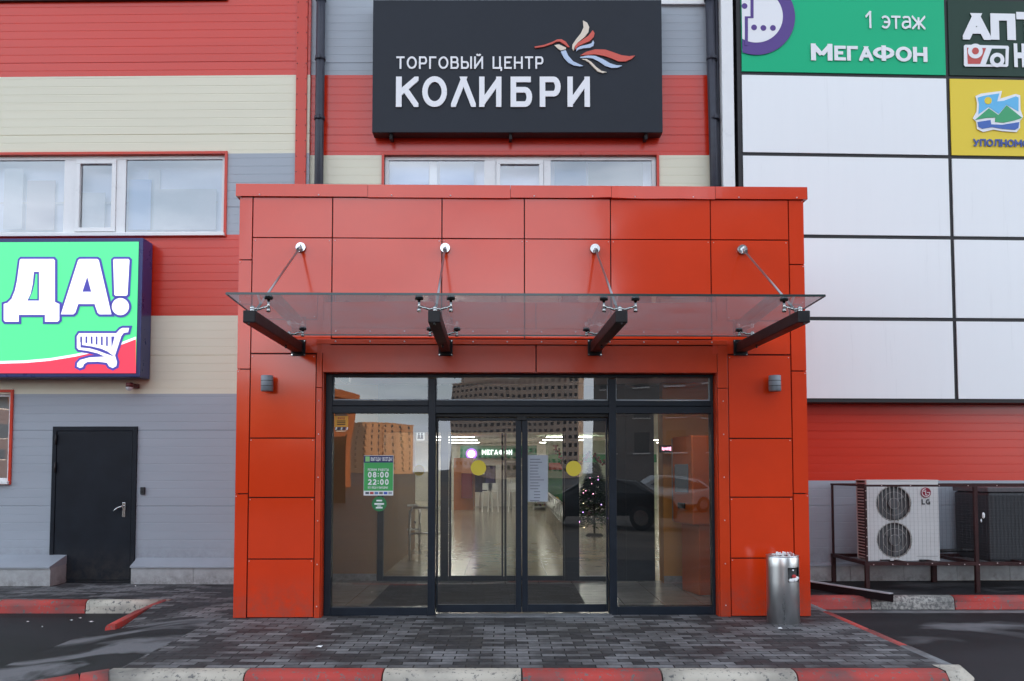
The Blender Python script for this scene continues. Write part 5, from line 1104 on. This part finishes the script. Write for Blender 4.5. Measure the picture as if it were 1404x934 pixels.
# ------------------------------------------------------------------ litter bin
bp_ = at(1074, 845, 8.62); bx_, by_ = bp_.x, 8.62
e = empty('litter_bin', 'round brushed steel litter bin with rubbish on top beside the porch pillar', 'bin', (bx_, by_, .002))
Hb, Rb = .66, .158
mb = MB(); bm = mb.bm; seg = 72; hz0, hz1 = .42, .56
ang0, ang1 = -R(92), -R(33)
zsx = [0, .012, .02, hz0, hz1, Hb - .012, Hb]; rsx = [Rb - .006, Rb - .006, Rb, Rb, Rb, Rb, Rb - .004]
rings = [[bm.verts.new((r * math.cos(2 * math.pi * k / seg), r * math.sin(2 * math.pi * k / seg), z)) for k in range(seg)] for r, z in zip(rsx, zsx)]
for j in range(len(rings) - 1):
    for k in range(seg):
        an = 2 * math.pi * (k + .5) / seg; an = an - 2 * math.pi if an > math.pi else an
        if j == 3 and ang0 < an < ang1: continue
        f = bm.faces.new((rings[j][k], rings[j][(k + 1) % seg], rings[j + 1][(k + 1) % seg], rings[j + 1][k])); f.smooth = True
mb.build('shell', STEEL, e, recalc=False)
mb = MB(); mb.lathe([(Rb - .004, Hb), (Rb + .004, Hb + .012), (Rb - .012, Hb + .016), (Rb - .03, Hb - .015), (0, Hb - .02)], seg=48); mb.build('ash_tray', STEEL, e)
mb = MB(); mb.lathe([(0, .01), (Rb - .014, .01), (Rb - .014, Hb - .03), (0, Hb - .03)], seg=40); mb.build('liner', BLACK, e)
rn = random.Random(5); mb = MB()
for k in range(26):
    a, r = rn.random() * 6.28, rn.random() ** .5 * .115; s_ = rn.uniform(.012, .032); M = Matrix.Translation((r * math.cos(a), r * math.sin(a), Hb + .008 + rn.random() * .022)) @ Matrix.Rotation(rn.random() * 3, 4, (rn.random(), rn.random(), 1)) @ Matrix.Diagonal((s_, s_ * rn.uniform(.4, 1), s_ * .5, 1))
    q = bmesh.ops.create_cube(mb.bm, size=1.4, matrix=M)
    mi = rn.choice((0, 0, 0, 1))
    for v in q['verts']:
        for f in v.link_faces: f.material_index = mi
mb.build('rubbish', [WHITEV, mat('pinkish wrapper', (.5, .25, .25), .5)], e)
mb = MB()
for (a, z, s_, mi) in ((-R(60), .44, .035, 0), (-R(48), .455, .03, 0), (-R(75), .435, .03, 0), (-R(62), .475, .026, 1), (-R(66), .535, .012, 0)):
    mb.sph(((Rb - .012) * math.cos(a), (Rb - .012) * math.sin(a), z), s_, 8, mi, (1, 1, .7))
mb.build('stuffed_rubbish', [WHITEV, mat('red wrapper', (.5, .03, .03), .4)], e)

# ------------------------------------------------------------------ outdoor units and their cage on the right
cg = empty('steel_cage', 'dark red tubular steel cage on legs round the outdoor cooling units', 'cage')
CM = mat('oxide red steel paint', (.040, .013, .013), .5, spec=.25, var=.5, vscale=8)
CX = [4.50, 5.87, 7.24]; cyf, cyb = 10.70, 11.78; zd, ztp = at(1250, 773, cyf).z, at(1250, 666, cyf).z
for k, x in enumerate(CX):
    for y in (cyf, cyb):
        if k == 1 and y == cyb: mb = MB(); mb.box(x - .03, x + .03, y - .03, y + .03, -.002, zd - .03); mb.build('leg', CM, cg); continue
        mb = MB(); mb.box(x - .024, x + .024, y - .024, y + .024, -.002, zd - .022); mb.build('leg', CM, cg)
        mb = MB(); w = .013 if k != 1 else .021; mb.box(x - w, x + w, y - w, y + w, zd + .022, ztp - .013); mb.build('post', CM, cg)
mb = MB()
for y in (cyf, cyb): mb.box(CX[0] - .03, CX[2] + .03, y - .024, y + .024, zd - .022, zd + .022)
for x in CX + [5.0, 5.4, 6.5]: mb.box(x - .025, x + .025, cyf + .0245, cyb - .0245, zd - .02, zd + .02)
mb.build('deck_frame', CM, cg)
mb = MB()
for y in (cyf, cyb): mb.box(CX[0] - .02, CX[2] + .02, y - .014, y + .014, ztp - .0135, ztp + .013)
for x in (CX[0], CX[2]): mb.box(x - .013, x + .013, cyf + .0145, cyb - .0145, ztp - .012, ztp + .0115)
mb.build('top_rail', CM, cg)
mb = MB(); rn = random.Random(4)
for k in range(13): mb.sph((CX[0] + .1 + k * .22 + rn.uniform(-.05, .05), cyf - .026, zd + rn.uniform(-.012, .01)), .008, 6)
for k in range(9): mb.sph((CX[0], cyf - .015, zd + .1 + k * .115), .007, 6)
for k in range(8): mb.sph((CX[0] + .2 + k * .36, cyf - .016, ztp), .007, 6)
mb.build('mesh_clips', RIVET, cg)
mb = MB()
x = CX[0] + .05
while x < CX[2]: mb.box(x - .0003, x + .0003, cyf - .002, cyf + .0005, zd + .03, ztp - .02); x += .05
z = zd + .07
while z < ztp - .03: mb.box(CX[0] + .02, CX[2] - .02, cyf + .001, cyf + .0032, z - .0003, z + .0003); z += .05
mb.build('wire_mesh', mat('galvanised wire', (.07, .07, .075), .5), cg)
# white unit with two fans
a, b = at(1190.5, 769, 11.0), at(1286, 659.5, 11.0); ux0, ux1, uz0, uz1 = a.x, b.x, a.z, b.z
u = empty('twin_fan_unit', 'white outdoor air conditioning unit with two round fans on the steel cage', 'air conditioner', ((ux0 + ux1) / 2, 11.0, uz0)); w2, hh = (ux1 - ux0) / 2, uz1 - uz0
UW = mat('white unit enamel', (.62, .62, .61), .4, var=.08, vscale=3)
fxc = at(1225.5, 700, 11).x - (ux0 + ux1) / 2; fr = (at(1250.5, 700, 11).x - at(1201.5, 700, 11).x) / 2
fz = [at(1226, 690.5, 11).z - uz0, at(1226, 740.5, 11).z - uz0]
zm = (fz[0] + fz[1]) / 2
mb = MB(); bm = mb.bm
def plate_hole(x0, x1, z0, z1, cx, czz, r, n=48):         # a front sheet with a round hole
    inner = [(cx + r * math.cos(2 * math.pi * (k + .5) / n), czz + r * math.sin(2 * math.pi * (k + .5) / n)) for k in range(n)]
    outer = []
    for k in range(n):
        an = 2 * math.pi * (k + .5) / n; dx, dz = math.cos(an), math.sin(an); t = min(((x1 - cx) / dx if dx > 0 else (x0 - cx) / dx) if abs(dx) > 1e-6 else 9e9, ((z1 - czz) / dz if dz > 0 else (z0 - czz) / dz) if abs(dz) > 1e-6 else 9e9); outer.append((cx + dx * t, czz + dz * t))
    corners = [(x1, z1), (x0, z1), (x0, z0), (x1, z0)]
    for k in range(n):
        o0, o1 = outer[k], outer[(k + 1) % n]; pts = [inner[k], o0]
        for c in corners:
            a0, a1 = math.atan2(o0[1] - czz, o0[0] - cx), math.atan2(o1[1] - czz, o1[0] - cx); ac = math.atan2(c[1] - czz, c[0] - cx)
            if a1 < a0: a1 += 2 * math.pi
            if ac < a0: ac += 2 * math.pi
            if a0 + 1e-4 < ac < a1 - 1e-4: pts.append(c)
        pts += [o1, inner[(k + 1) % n]]; mb.quad([(p[0], 0, p[1]) for p in pts])
    for k in range(n):
        i0, i1 = inner[k], inner[(k + 1) % n]; mb.quad([(i0[0], 0, i0[1]), (i1[0], 0, i1[1]), (i1[0], .05, i1[1]), (i0[0], .05, i0[1])], smooth=True)
sxr = fxc + fr + .03
plate_hole(-w2, sxr, zm, hh, fxc, fz[0], fr); plate_hole(-w2, sxr, 0, zm, fxc, fz[1], fr)
mb.quad([(sxr, 0, 0), (w2, 0, 0), (w2, 0, hh), (sxr, 0, hh)])
mb.quad([(-w2, 0, hh), (w2, 0, hh), (w2, .34, hh), (-w2, .34, hh)]); mb.quad([(w2, 0, 0), (w2, .34, 0), (w2, .34, hh), (w2, 0, hh)]); mb.quad([(-w2, .34, 0), (-w2, .34, hh), (w2, .34, hh), (w2, .34, 0)]); mb.quad([(-w2, 0, 0), (-w2, .34, 0), (w2, .34, 0), (w2, 0, 0)])
mb.box(-w2, -w2 + .01, 0.002, .06, .002, hh - .002); mb.box(-w2 - .006, w2 + .006, -.006, .345, hh - .0, hh + .012, .004)
mb.quad([(-w2 + .06, .06, .02), (sxr, .06, .02), (sxr, .06, hh - .02), (-w2 + .06, .06, hh - .02)], 1)
mb.build('casing', [UW, mat('dark fan recess', (.085, .085, .088), .7)], u, recalc=False)
mb = MB()
for k in range(26): z = .03 + k * (hh - .06) / 25; mb.box(-w2 + .001, -w2 + .012, .07, .32, z - .007, z + .004)
mb.box(-w2 + .015, -w2 + .02, .061, .33, .02, hh - .02, mi=1); mb.build('side_grille', [UW, BLACK], u)
for z in fz:
    g = MB()
    for rr in (.3, .65, .97):
        n = 36
        for k in range(n): a0, a1 = 2 * math.pi * k / n, 2 * math.pi * (k + 1) / n; g.cyl((fxc + fr * rr * math.cos(a0), -.012 + .02 * (rr > .9), z + fr * rr * math.sin(a0)), (fxc + fr * rr * math.cos(a1), -.012 + .02 * (rr > .9), z + fr * rr * math.sin(a1)), .0018 if rr < .9 else .007, seg=5)
    for k in range(-4, 5): xx = k * fr / 4.6; hgt = math.sqrt(max(0, fr * fr - xx * xx)); g.cyl((fxc + xx, -.012, z - hgt), (fxc + xx, -.012, z + hgt), .0034, seg=5)
    gg = g.build('fan_guard', mat('pale guard wire', (.42, .41, .38), .45), u)
    fb = MB(); fb.cyl((fxc, .02, z), (fxc, .05, z), .06, seg=18)
    for k in range(3):
        an = k * 2.094 + .5; pts = []
        for t in range(7): q = an + t * .16; pts.append((fxc + fr * .9 * math.cos(q), .03 + .004 * t, z + fr * .9 * math.sin(q)))
        fb.quad([(fxc + .05 * math.cos(an), .028, z + .05 * math.sin(an))] + pts + [(fxc + .05 * math.cos(an + 1), .05, z + .05 * math.sin(an + 1))])
    fb.build('fan_blade', mat('grey fan plastic', (.10, .10, .105), .45), u)
mx_, mz_ = at(1269, 675.5, 11).x - (ux0 + ux1) / 2, at(1269, 675.5, 11).z - uz0; LR = mat('wine red badge', (.27, .012, .035), .35)
shape('badge', [circ(mx_, mz_, .066, 36)], -.010, .008, LR, u)
def ringp(r0, r1, a0, a1, n=20): return [(mx_ + r1 * math.cos(a0 + (a1 - a0) * k / n), mz_ + r1 * math.sin(a0 + (a1 - a0) * k / n)) for k in range(n + 1)] + [(mx_ + r0 * math.cos(a1 - (a1 - a0) * k / n), mz_ + r0 * math.sin(a1 - (a1 - a0) * k / n)) for k in range(n + 1)]
shape('badge_mark', [ringp(.046, .054, R(90), R(360))], -.013, .003, WHITEV, u); shape('badge_mark', [[(mx_ - .008, mz_ + .032), (mx_, mz_ + .032), (mx_, mz_ - .026), (mx_ + .018, mz_ - .026), (mx_ + .018, mz_ - .034), (mx_ - .008, mz_ - .034)]], -.013, .003, WHITEV, u); shape('badge_mark', [[(mx_ + .014, mz_ - .002), (mx_ + .052, mz_ - .002), (mx_ + .052, mz_ + .006), (mx_ + .014, mz_ + .006)]], -.0135, .003, WHITEV, u); shape('badge_mark', [circ(mx_ - .024, mz_ + .018, .008, 12)], -.013, .003, WHITEV, u)
a, b = at(1263.5, 692, 11), at(1275, 684.5, 11); text('lettering', 'LG', a.x - (ux0 + ux1) / 2, b.x - (ux0 + ux1) / 2, a.z - uz0, b.z - uz0, -.006, mat('dark grey print', (.05, .05, .055), .5), u, .115, .004)
mb = MB(); mb.box(w2 - .30, w2 - .03, -.004, .0005, .055, .062); mb.build('model_strip', mat('grey print line', (.3, .3, .3), .5), u)
for sx in (-.25, .25): mb = MB(); mb.box(sx - .06, sx + .06, -.03, .36, zd + .0225 - uz0, -.001, .004); mb.build('foot', BLACK, u)
# dark condenser
a = at(1357.5, 770, 11.0); c2 = empty('condenser_unit', 'dark grey square condenser unit with a wire grille on the steel cage', 'condenser', (a.x + .46, 11.42, a.z)); hw, hd, ht = .46, .42, at(1358, 672, 11).z - a.z
DG = mat('dark condenser grille', (.035, .037, .042), .5, var=.3, vscale=5)
mb = MB(); mb.box(-hw, hw, -hd, hd, 0, ht - .03, .04); mb.build('casing', DG, c2)
mb = MB(); mb.box(-hw - .012, hw + .012, -hd - .012, hd + .012, ht - .028, ht + .035, .012); mb.build('lid', mat('grey condenser lid', (.10, .09, .095), .5), c2)
mb = MB()
for k in range(1, 26):
    z = k * (ht - .05) / 26; mb.box(-hw - .008, hw + .008, -hd - .008, -hd - .005, z - .002, z + .002); mb.box(-hw - .008, -hw - .005, -hd + .04, hd - .04, z - .002, z + .002)
for k in range(18):
    x = -hw + .05 + k * (2 * hw - .1) / 17; mb.box(x - .002, x + .002, -hd - .012, -hd - .0085, .02, ht - .05)
mb.build('grille', mat('grille wire', (.045, .047, .053), .5), c2)
mb = MB(); mb.box(-hw + .02, hw - .02, -hd + .02, hd - .02, zd + .0225 - a.z, -.002); mb.build('base_rail', BLACK, c2)
for (p, q, s_) in ((1349, 707, .035), (1346, 714, .02)): pp = at(p, q, 10.98); mb = MB(); mb.sph((pp.x - a.x - .46, -.43, pp.z - a.z), s_, 8, sc=(.6, .3, 1.2)); mb.build('splash_stain', WHITEV, c2)
mb = MB(); mb.tube([(ux1 + .02, 11.3, uz0 + .12), (ux1 + .16, 11.35, uz0 + .09), (ux1 + .45, 11.3, uz0 + .11), (a.x + .05, 11.3, uz0 + .10)], .024); tag(mb.build('coolant_pipe', BLACK), 'black insulated pipe running between the white unit and the dark condenser', 'pipe')
# steel channel lying across the kerb
p0, p1 = at(1222, 814.5, 10.20), at(1085, 793, 11.15)
mb = MB(); d = .045
mb.bar(p0 + Vector((0, 0, .004)), p1, .11, .008, mi=0); mb.bar(p0 + Vector((0, -.052, -.045)), p1 + Vector((0, -.052, -.049)), .008, .09, mi=1); mb.bar(p0 + Vector((0, .052, -.045)), p1 + Vector((0, .052, -.049)), .008, .09, mi=1)
tag(mb.build('steel_channel', [mat('bare channel steel', (.40, .41, .43), .45, var=.3), DARKSTEEL]), 'long dark steel channel lying slanted over the kerb beside the porch', 'steel beam')
# scraps on the ground
rn = random.Random(11)
for i, (p, q, z) in enumerate(((98, 851, -.138), (125, 853, -.138), (110, 848, -.138), (38, 853, -.138), (222, 886, -.07), (186, 804, -.002), (58, 860, -.138), (1069, 862, .002), (438, 887, .002))):
    g = gnd(p, q, z); mb = MB(); s_ = rn.uniform(.014, .03); mb.bm.faces.new([mb.bm.verts.new(v) for v in ((-s_, -s_ * .6, .004), (s_, -s_ * .5, .002), (s_ * .8, s_ * .6, .012), (-s_ * .5, s_ * .7, .006))]); mb.box(-s_ * .4, s_ * .3, -s_ * .3, s_ * .3, .001, .011)
    o = mb.build('paper_scrap', WHITEV); o.location = g; o.rotation_euler.z = rn.random() * 6; tag(o, 'tiny white scrap of paper lying on the dark ground', 'litter', 'scraps of paper on the ground')

# ------------------------------------------------------------------ the far side of the street, seen in the glass and the enamel
def block(label, x, y, w, d, h, yaw, wallm, floors, cols, ww, wh, base=2.0, steps=(), side_cols=0, balc=0):
    e = empty('apartment_block', label, 'building', (x, y, -.14), yaw)
    mb = MB(); mb.box(-w / 2, w / 2, -d, 0, 0, h)
    for (a, b, hh_) in steps: mb.box(a, b, -d + .5, -.5, h + .001, h + hh_)
    wl_ = mb.build('wall', wallm, e)
    mb = MB(); mb.box(-w / 2 - .3, w / 2 + .3, -d - .3, .3, h + .002, h + .5); mb.build('parapet', wallm, e)
    me = None; spots_ = []
    fh = (h - base) / floors
    for f in range(floors - 1, -1, -1):
        for c in range(cols): spots_.append((-w / 2 + w * (c + .5) / cols, .02, base + fh * f + fh * .3, 0))
        for c in range(side_cols): spots_.append((w / 2 + .02, -d * (c + .5) / side_cols, base + fh * f + fh * .3, 1)); spots_.append((-w / 2 - .02, -d * (c + .5) / side_cols, base + fh * f + fh * .3, 1))
    mb = MB(); mb.box(-ww / 2, ww / 2, -.04, .04, 0, wh); mb.box(-ww / 2 - .1, ww / 2 + .1, -.02, .1, -.12, -.02, mi=1); first = mb.build('window', [WINDARK, PVC], e)
    rest = MB()
    for i, (a, b, c, s_) in enumerate(spots_):
        if i == 0: first.location = (a, b, c); first.rotation_euler.z = R(90) * s_; continue
        if i < 100: o = first.copy(); COL.objects.link(o); o.parent = e; o.location = (a, b, c); o.rotation_euler.z = R(90) * s_
        elif s_: rest.box(a - .04, a + .04, b - ww / 2, b + ww / 2, c, c + wh)
        else: rest.box(a - ww / 2, a + ww / 2, b - .04, b + .04, c, c + wh)
    if len(spots_) > 100: rest.build('more_windows', WINDARK, e)['kind'] = 'stuff'
    if balc:
        mb = MB()
        for k in range(balc):
            xx = -w / 2 + w * (k + .5) / balc
            for f in range(floors): mb.box(xx - 1.4, xx + 1.4, .03, 1.0, base + fh * f, base + fh * f + 1.0)
        o = mb.build('balconies', wallm, e); o['kind'] = 'stuff'
    return e
CONC1 = mat('pale concrete slab', (.36, .34, .33), .8, var=.15, vscale=.3); CONC2 = mat('grey concrete slab', (.20, .19, .185), .8, var=.25, vscale=.3); PEACH = mat('peach render', (.55, .36, .24), .8, var=.12, vscale=.2); ORB = mat('orange render', (.42, .16, .07), .7, var=.1, vscale=.2)
block('stepped pale apartment tower mirrored in the glass above the sliding doors', 15, -327, 52, 16, 38.5, R(16), CONC1, 13, 24, 1.1, 1.3, 2, ((-22, -10, 3.5), (4, 16, 4)))
block('dark grey apartment block mirrored in the glass at the orange terminal side', 25, -50, 34, 14, 27.5, R(32), CONC2, 9, 11, 1.5, 1.5, 2.5)
block('tall brown brick block mirrored in the small window of the grey wall', -62, -84, 46, 14, 30, R(-28), mat('brown brick', (.13, .07, .05), .8, var=.2, vscale=.4), 9, 9, 1.5, 1.5, 2)
block('long low orange building mirrored in the top of the fixed glass pane above the poster', -15.4, -46, 22, 12, 7.7, R(-66), ORB, 2, 5, 1.4, 1.4, .8)
block('sunlit peach apartment row mirrored in the fixed glass pane, nearest of three', -52, -190, 30, 14, 17, R(-70), PEACH, 6, 9, 1.3, 1.4, 1.5, balc=3)
block('sunlit peach apartment row mirrored in the fixed glass pane, middle one of three', -55, -270, 40, 14, 21, R(-75), PEACH, 7, 10, 1.3, 1.4, 1.5, balc=4)
block('sunlit peach apartment row mirrored beside the door mullion, most distant of three', -48, -400, 60, 14, 24, R(-60), PEACH, 8, 10, 1.3, 1.4, 1.5, balc=4)
mb = MB()                                                # brown site fence across the road
for k in range(12): mb.box(-24.7 + k * 1.5, -24.7 + k * 1.5 + 1.47, -24.05 + .03 * (k % 2), -24 + .03 * (k % 2), -.12, 3.3)
for k in range(13): mb.box(-24.7 + k * 1.5 - .04, -24.7 + k * 1.5 + .04, -24.2, -24.1, -.14, 3.4)
tag(mb.build('board_fence', mat('brown fence board', (.10, .06, .035), .7, var=.3)), 'brown board fence across the road mirrored low in the fixed glass pane', 'fence')
def car(label, loc, yaw, col):
    e = empty('parked_car', label, 'car', loc, yaw, 'cars parked across the road'); paint = mat('car paint ' + label[:5], col, .12, coat=1)
    prof = [(-2.2, .35), (-2.25, .62), (-2.15, .88), (-1.75, .95), (-1.2, 1.36), (-.6, 1.46), (.2, 1.45), (1.0, 1.02), (1.95, .86), (2.2, .66), (2.22, .35)]
    mb = MB(); bm = mb.bm; L = []
    for (yy, sx, ins) in ((-.86, 1, 0), (-.80, 1, .02), (.80, 1, .02), (.86, 1, 0)):
        L.append([bm.verts.new((x, yy * (1 if z < 1.0 else .80), z + (ins if z > 1 else 0))) for x, z in prof])
    for a, b in zip(L[:-1], L[1:]):
        for k in range(len(prof)): bm.faces.new((a[k], b[k], b[(k + 1) % len(prof)], a[(k + 1) % len(prof)])).smooth = False
    bm.faces.new(L[0]); bm.faces.new(L[3][::-1]); mb.build('body', paint, e)
    for s_ in (-1, 1):
        mb = MB(); q = .72 * s_; mb.quad([(-1.55, s_ * .87, .98), (-1.08, q, 1.33), (.15, q, 1.39), (.78, s_ * .86, 1.02)]) ; o = mb.build('side_window', WINDARK, e)
    mb = MB(); mb.quad([(1.0, -.64, 1.045), (1.0, .64, 1.045), (.25, .6, 1.46), (.25, -.6, 1.46)]); mb.build('windscreen', WINDARK, e)
    for sx in (-1.35, 1.38):
        for s_ in (-1, 1):
            mb = MB(); mb.cyl((sx, s_ * .68, .32), (sx, s_ * .89, .32), .32, seg=28); w = mb.build('wheel', BLACK, e); mb = MB(); mb.cyl((sx, s_ * .885, .32), (sx, s_ * .90, .32), .2, seg=20); mb.build('rim', CHROME, w)
    for s_ in (-.55, .55): mb = MB(); mb.sph((2.15, s_, .72), .11, 10, sc=(.5, 1.6, 1)); mb.build('headlight', CHROME, e)
car('black hatchback parked across the road, mirrored in the right sliding door', (3.3, -6.8, -.14), R(195), (.008, .009, .012))
car('silver hatchback parked across the road, mirrored at the orange terminal', (7.6, -17.5, -.14), R(170), (.45, .46, .48))
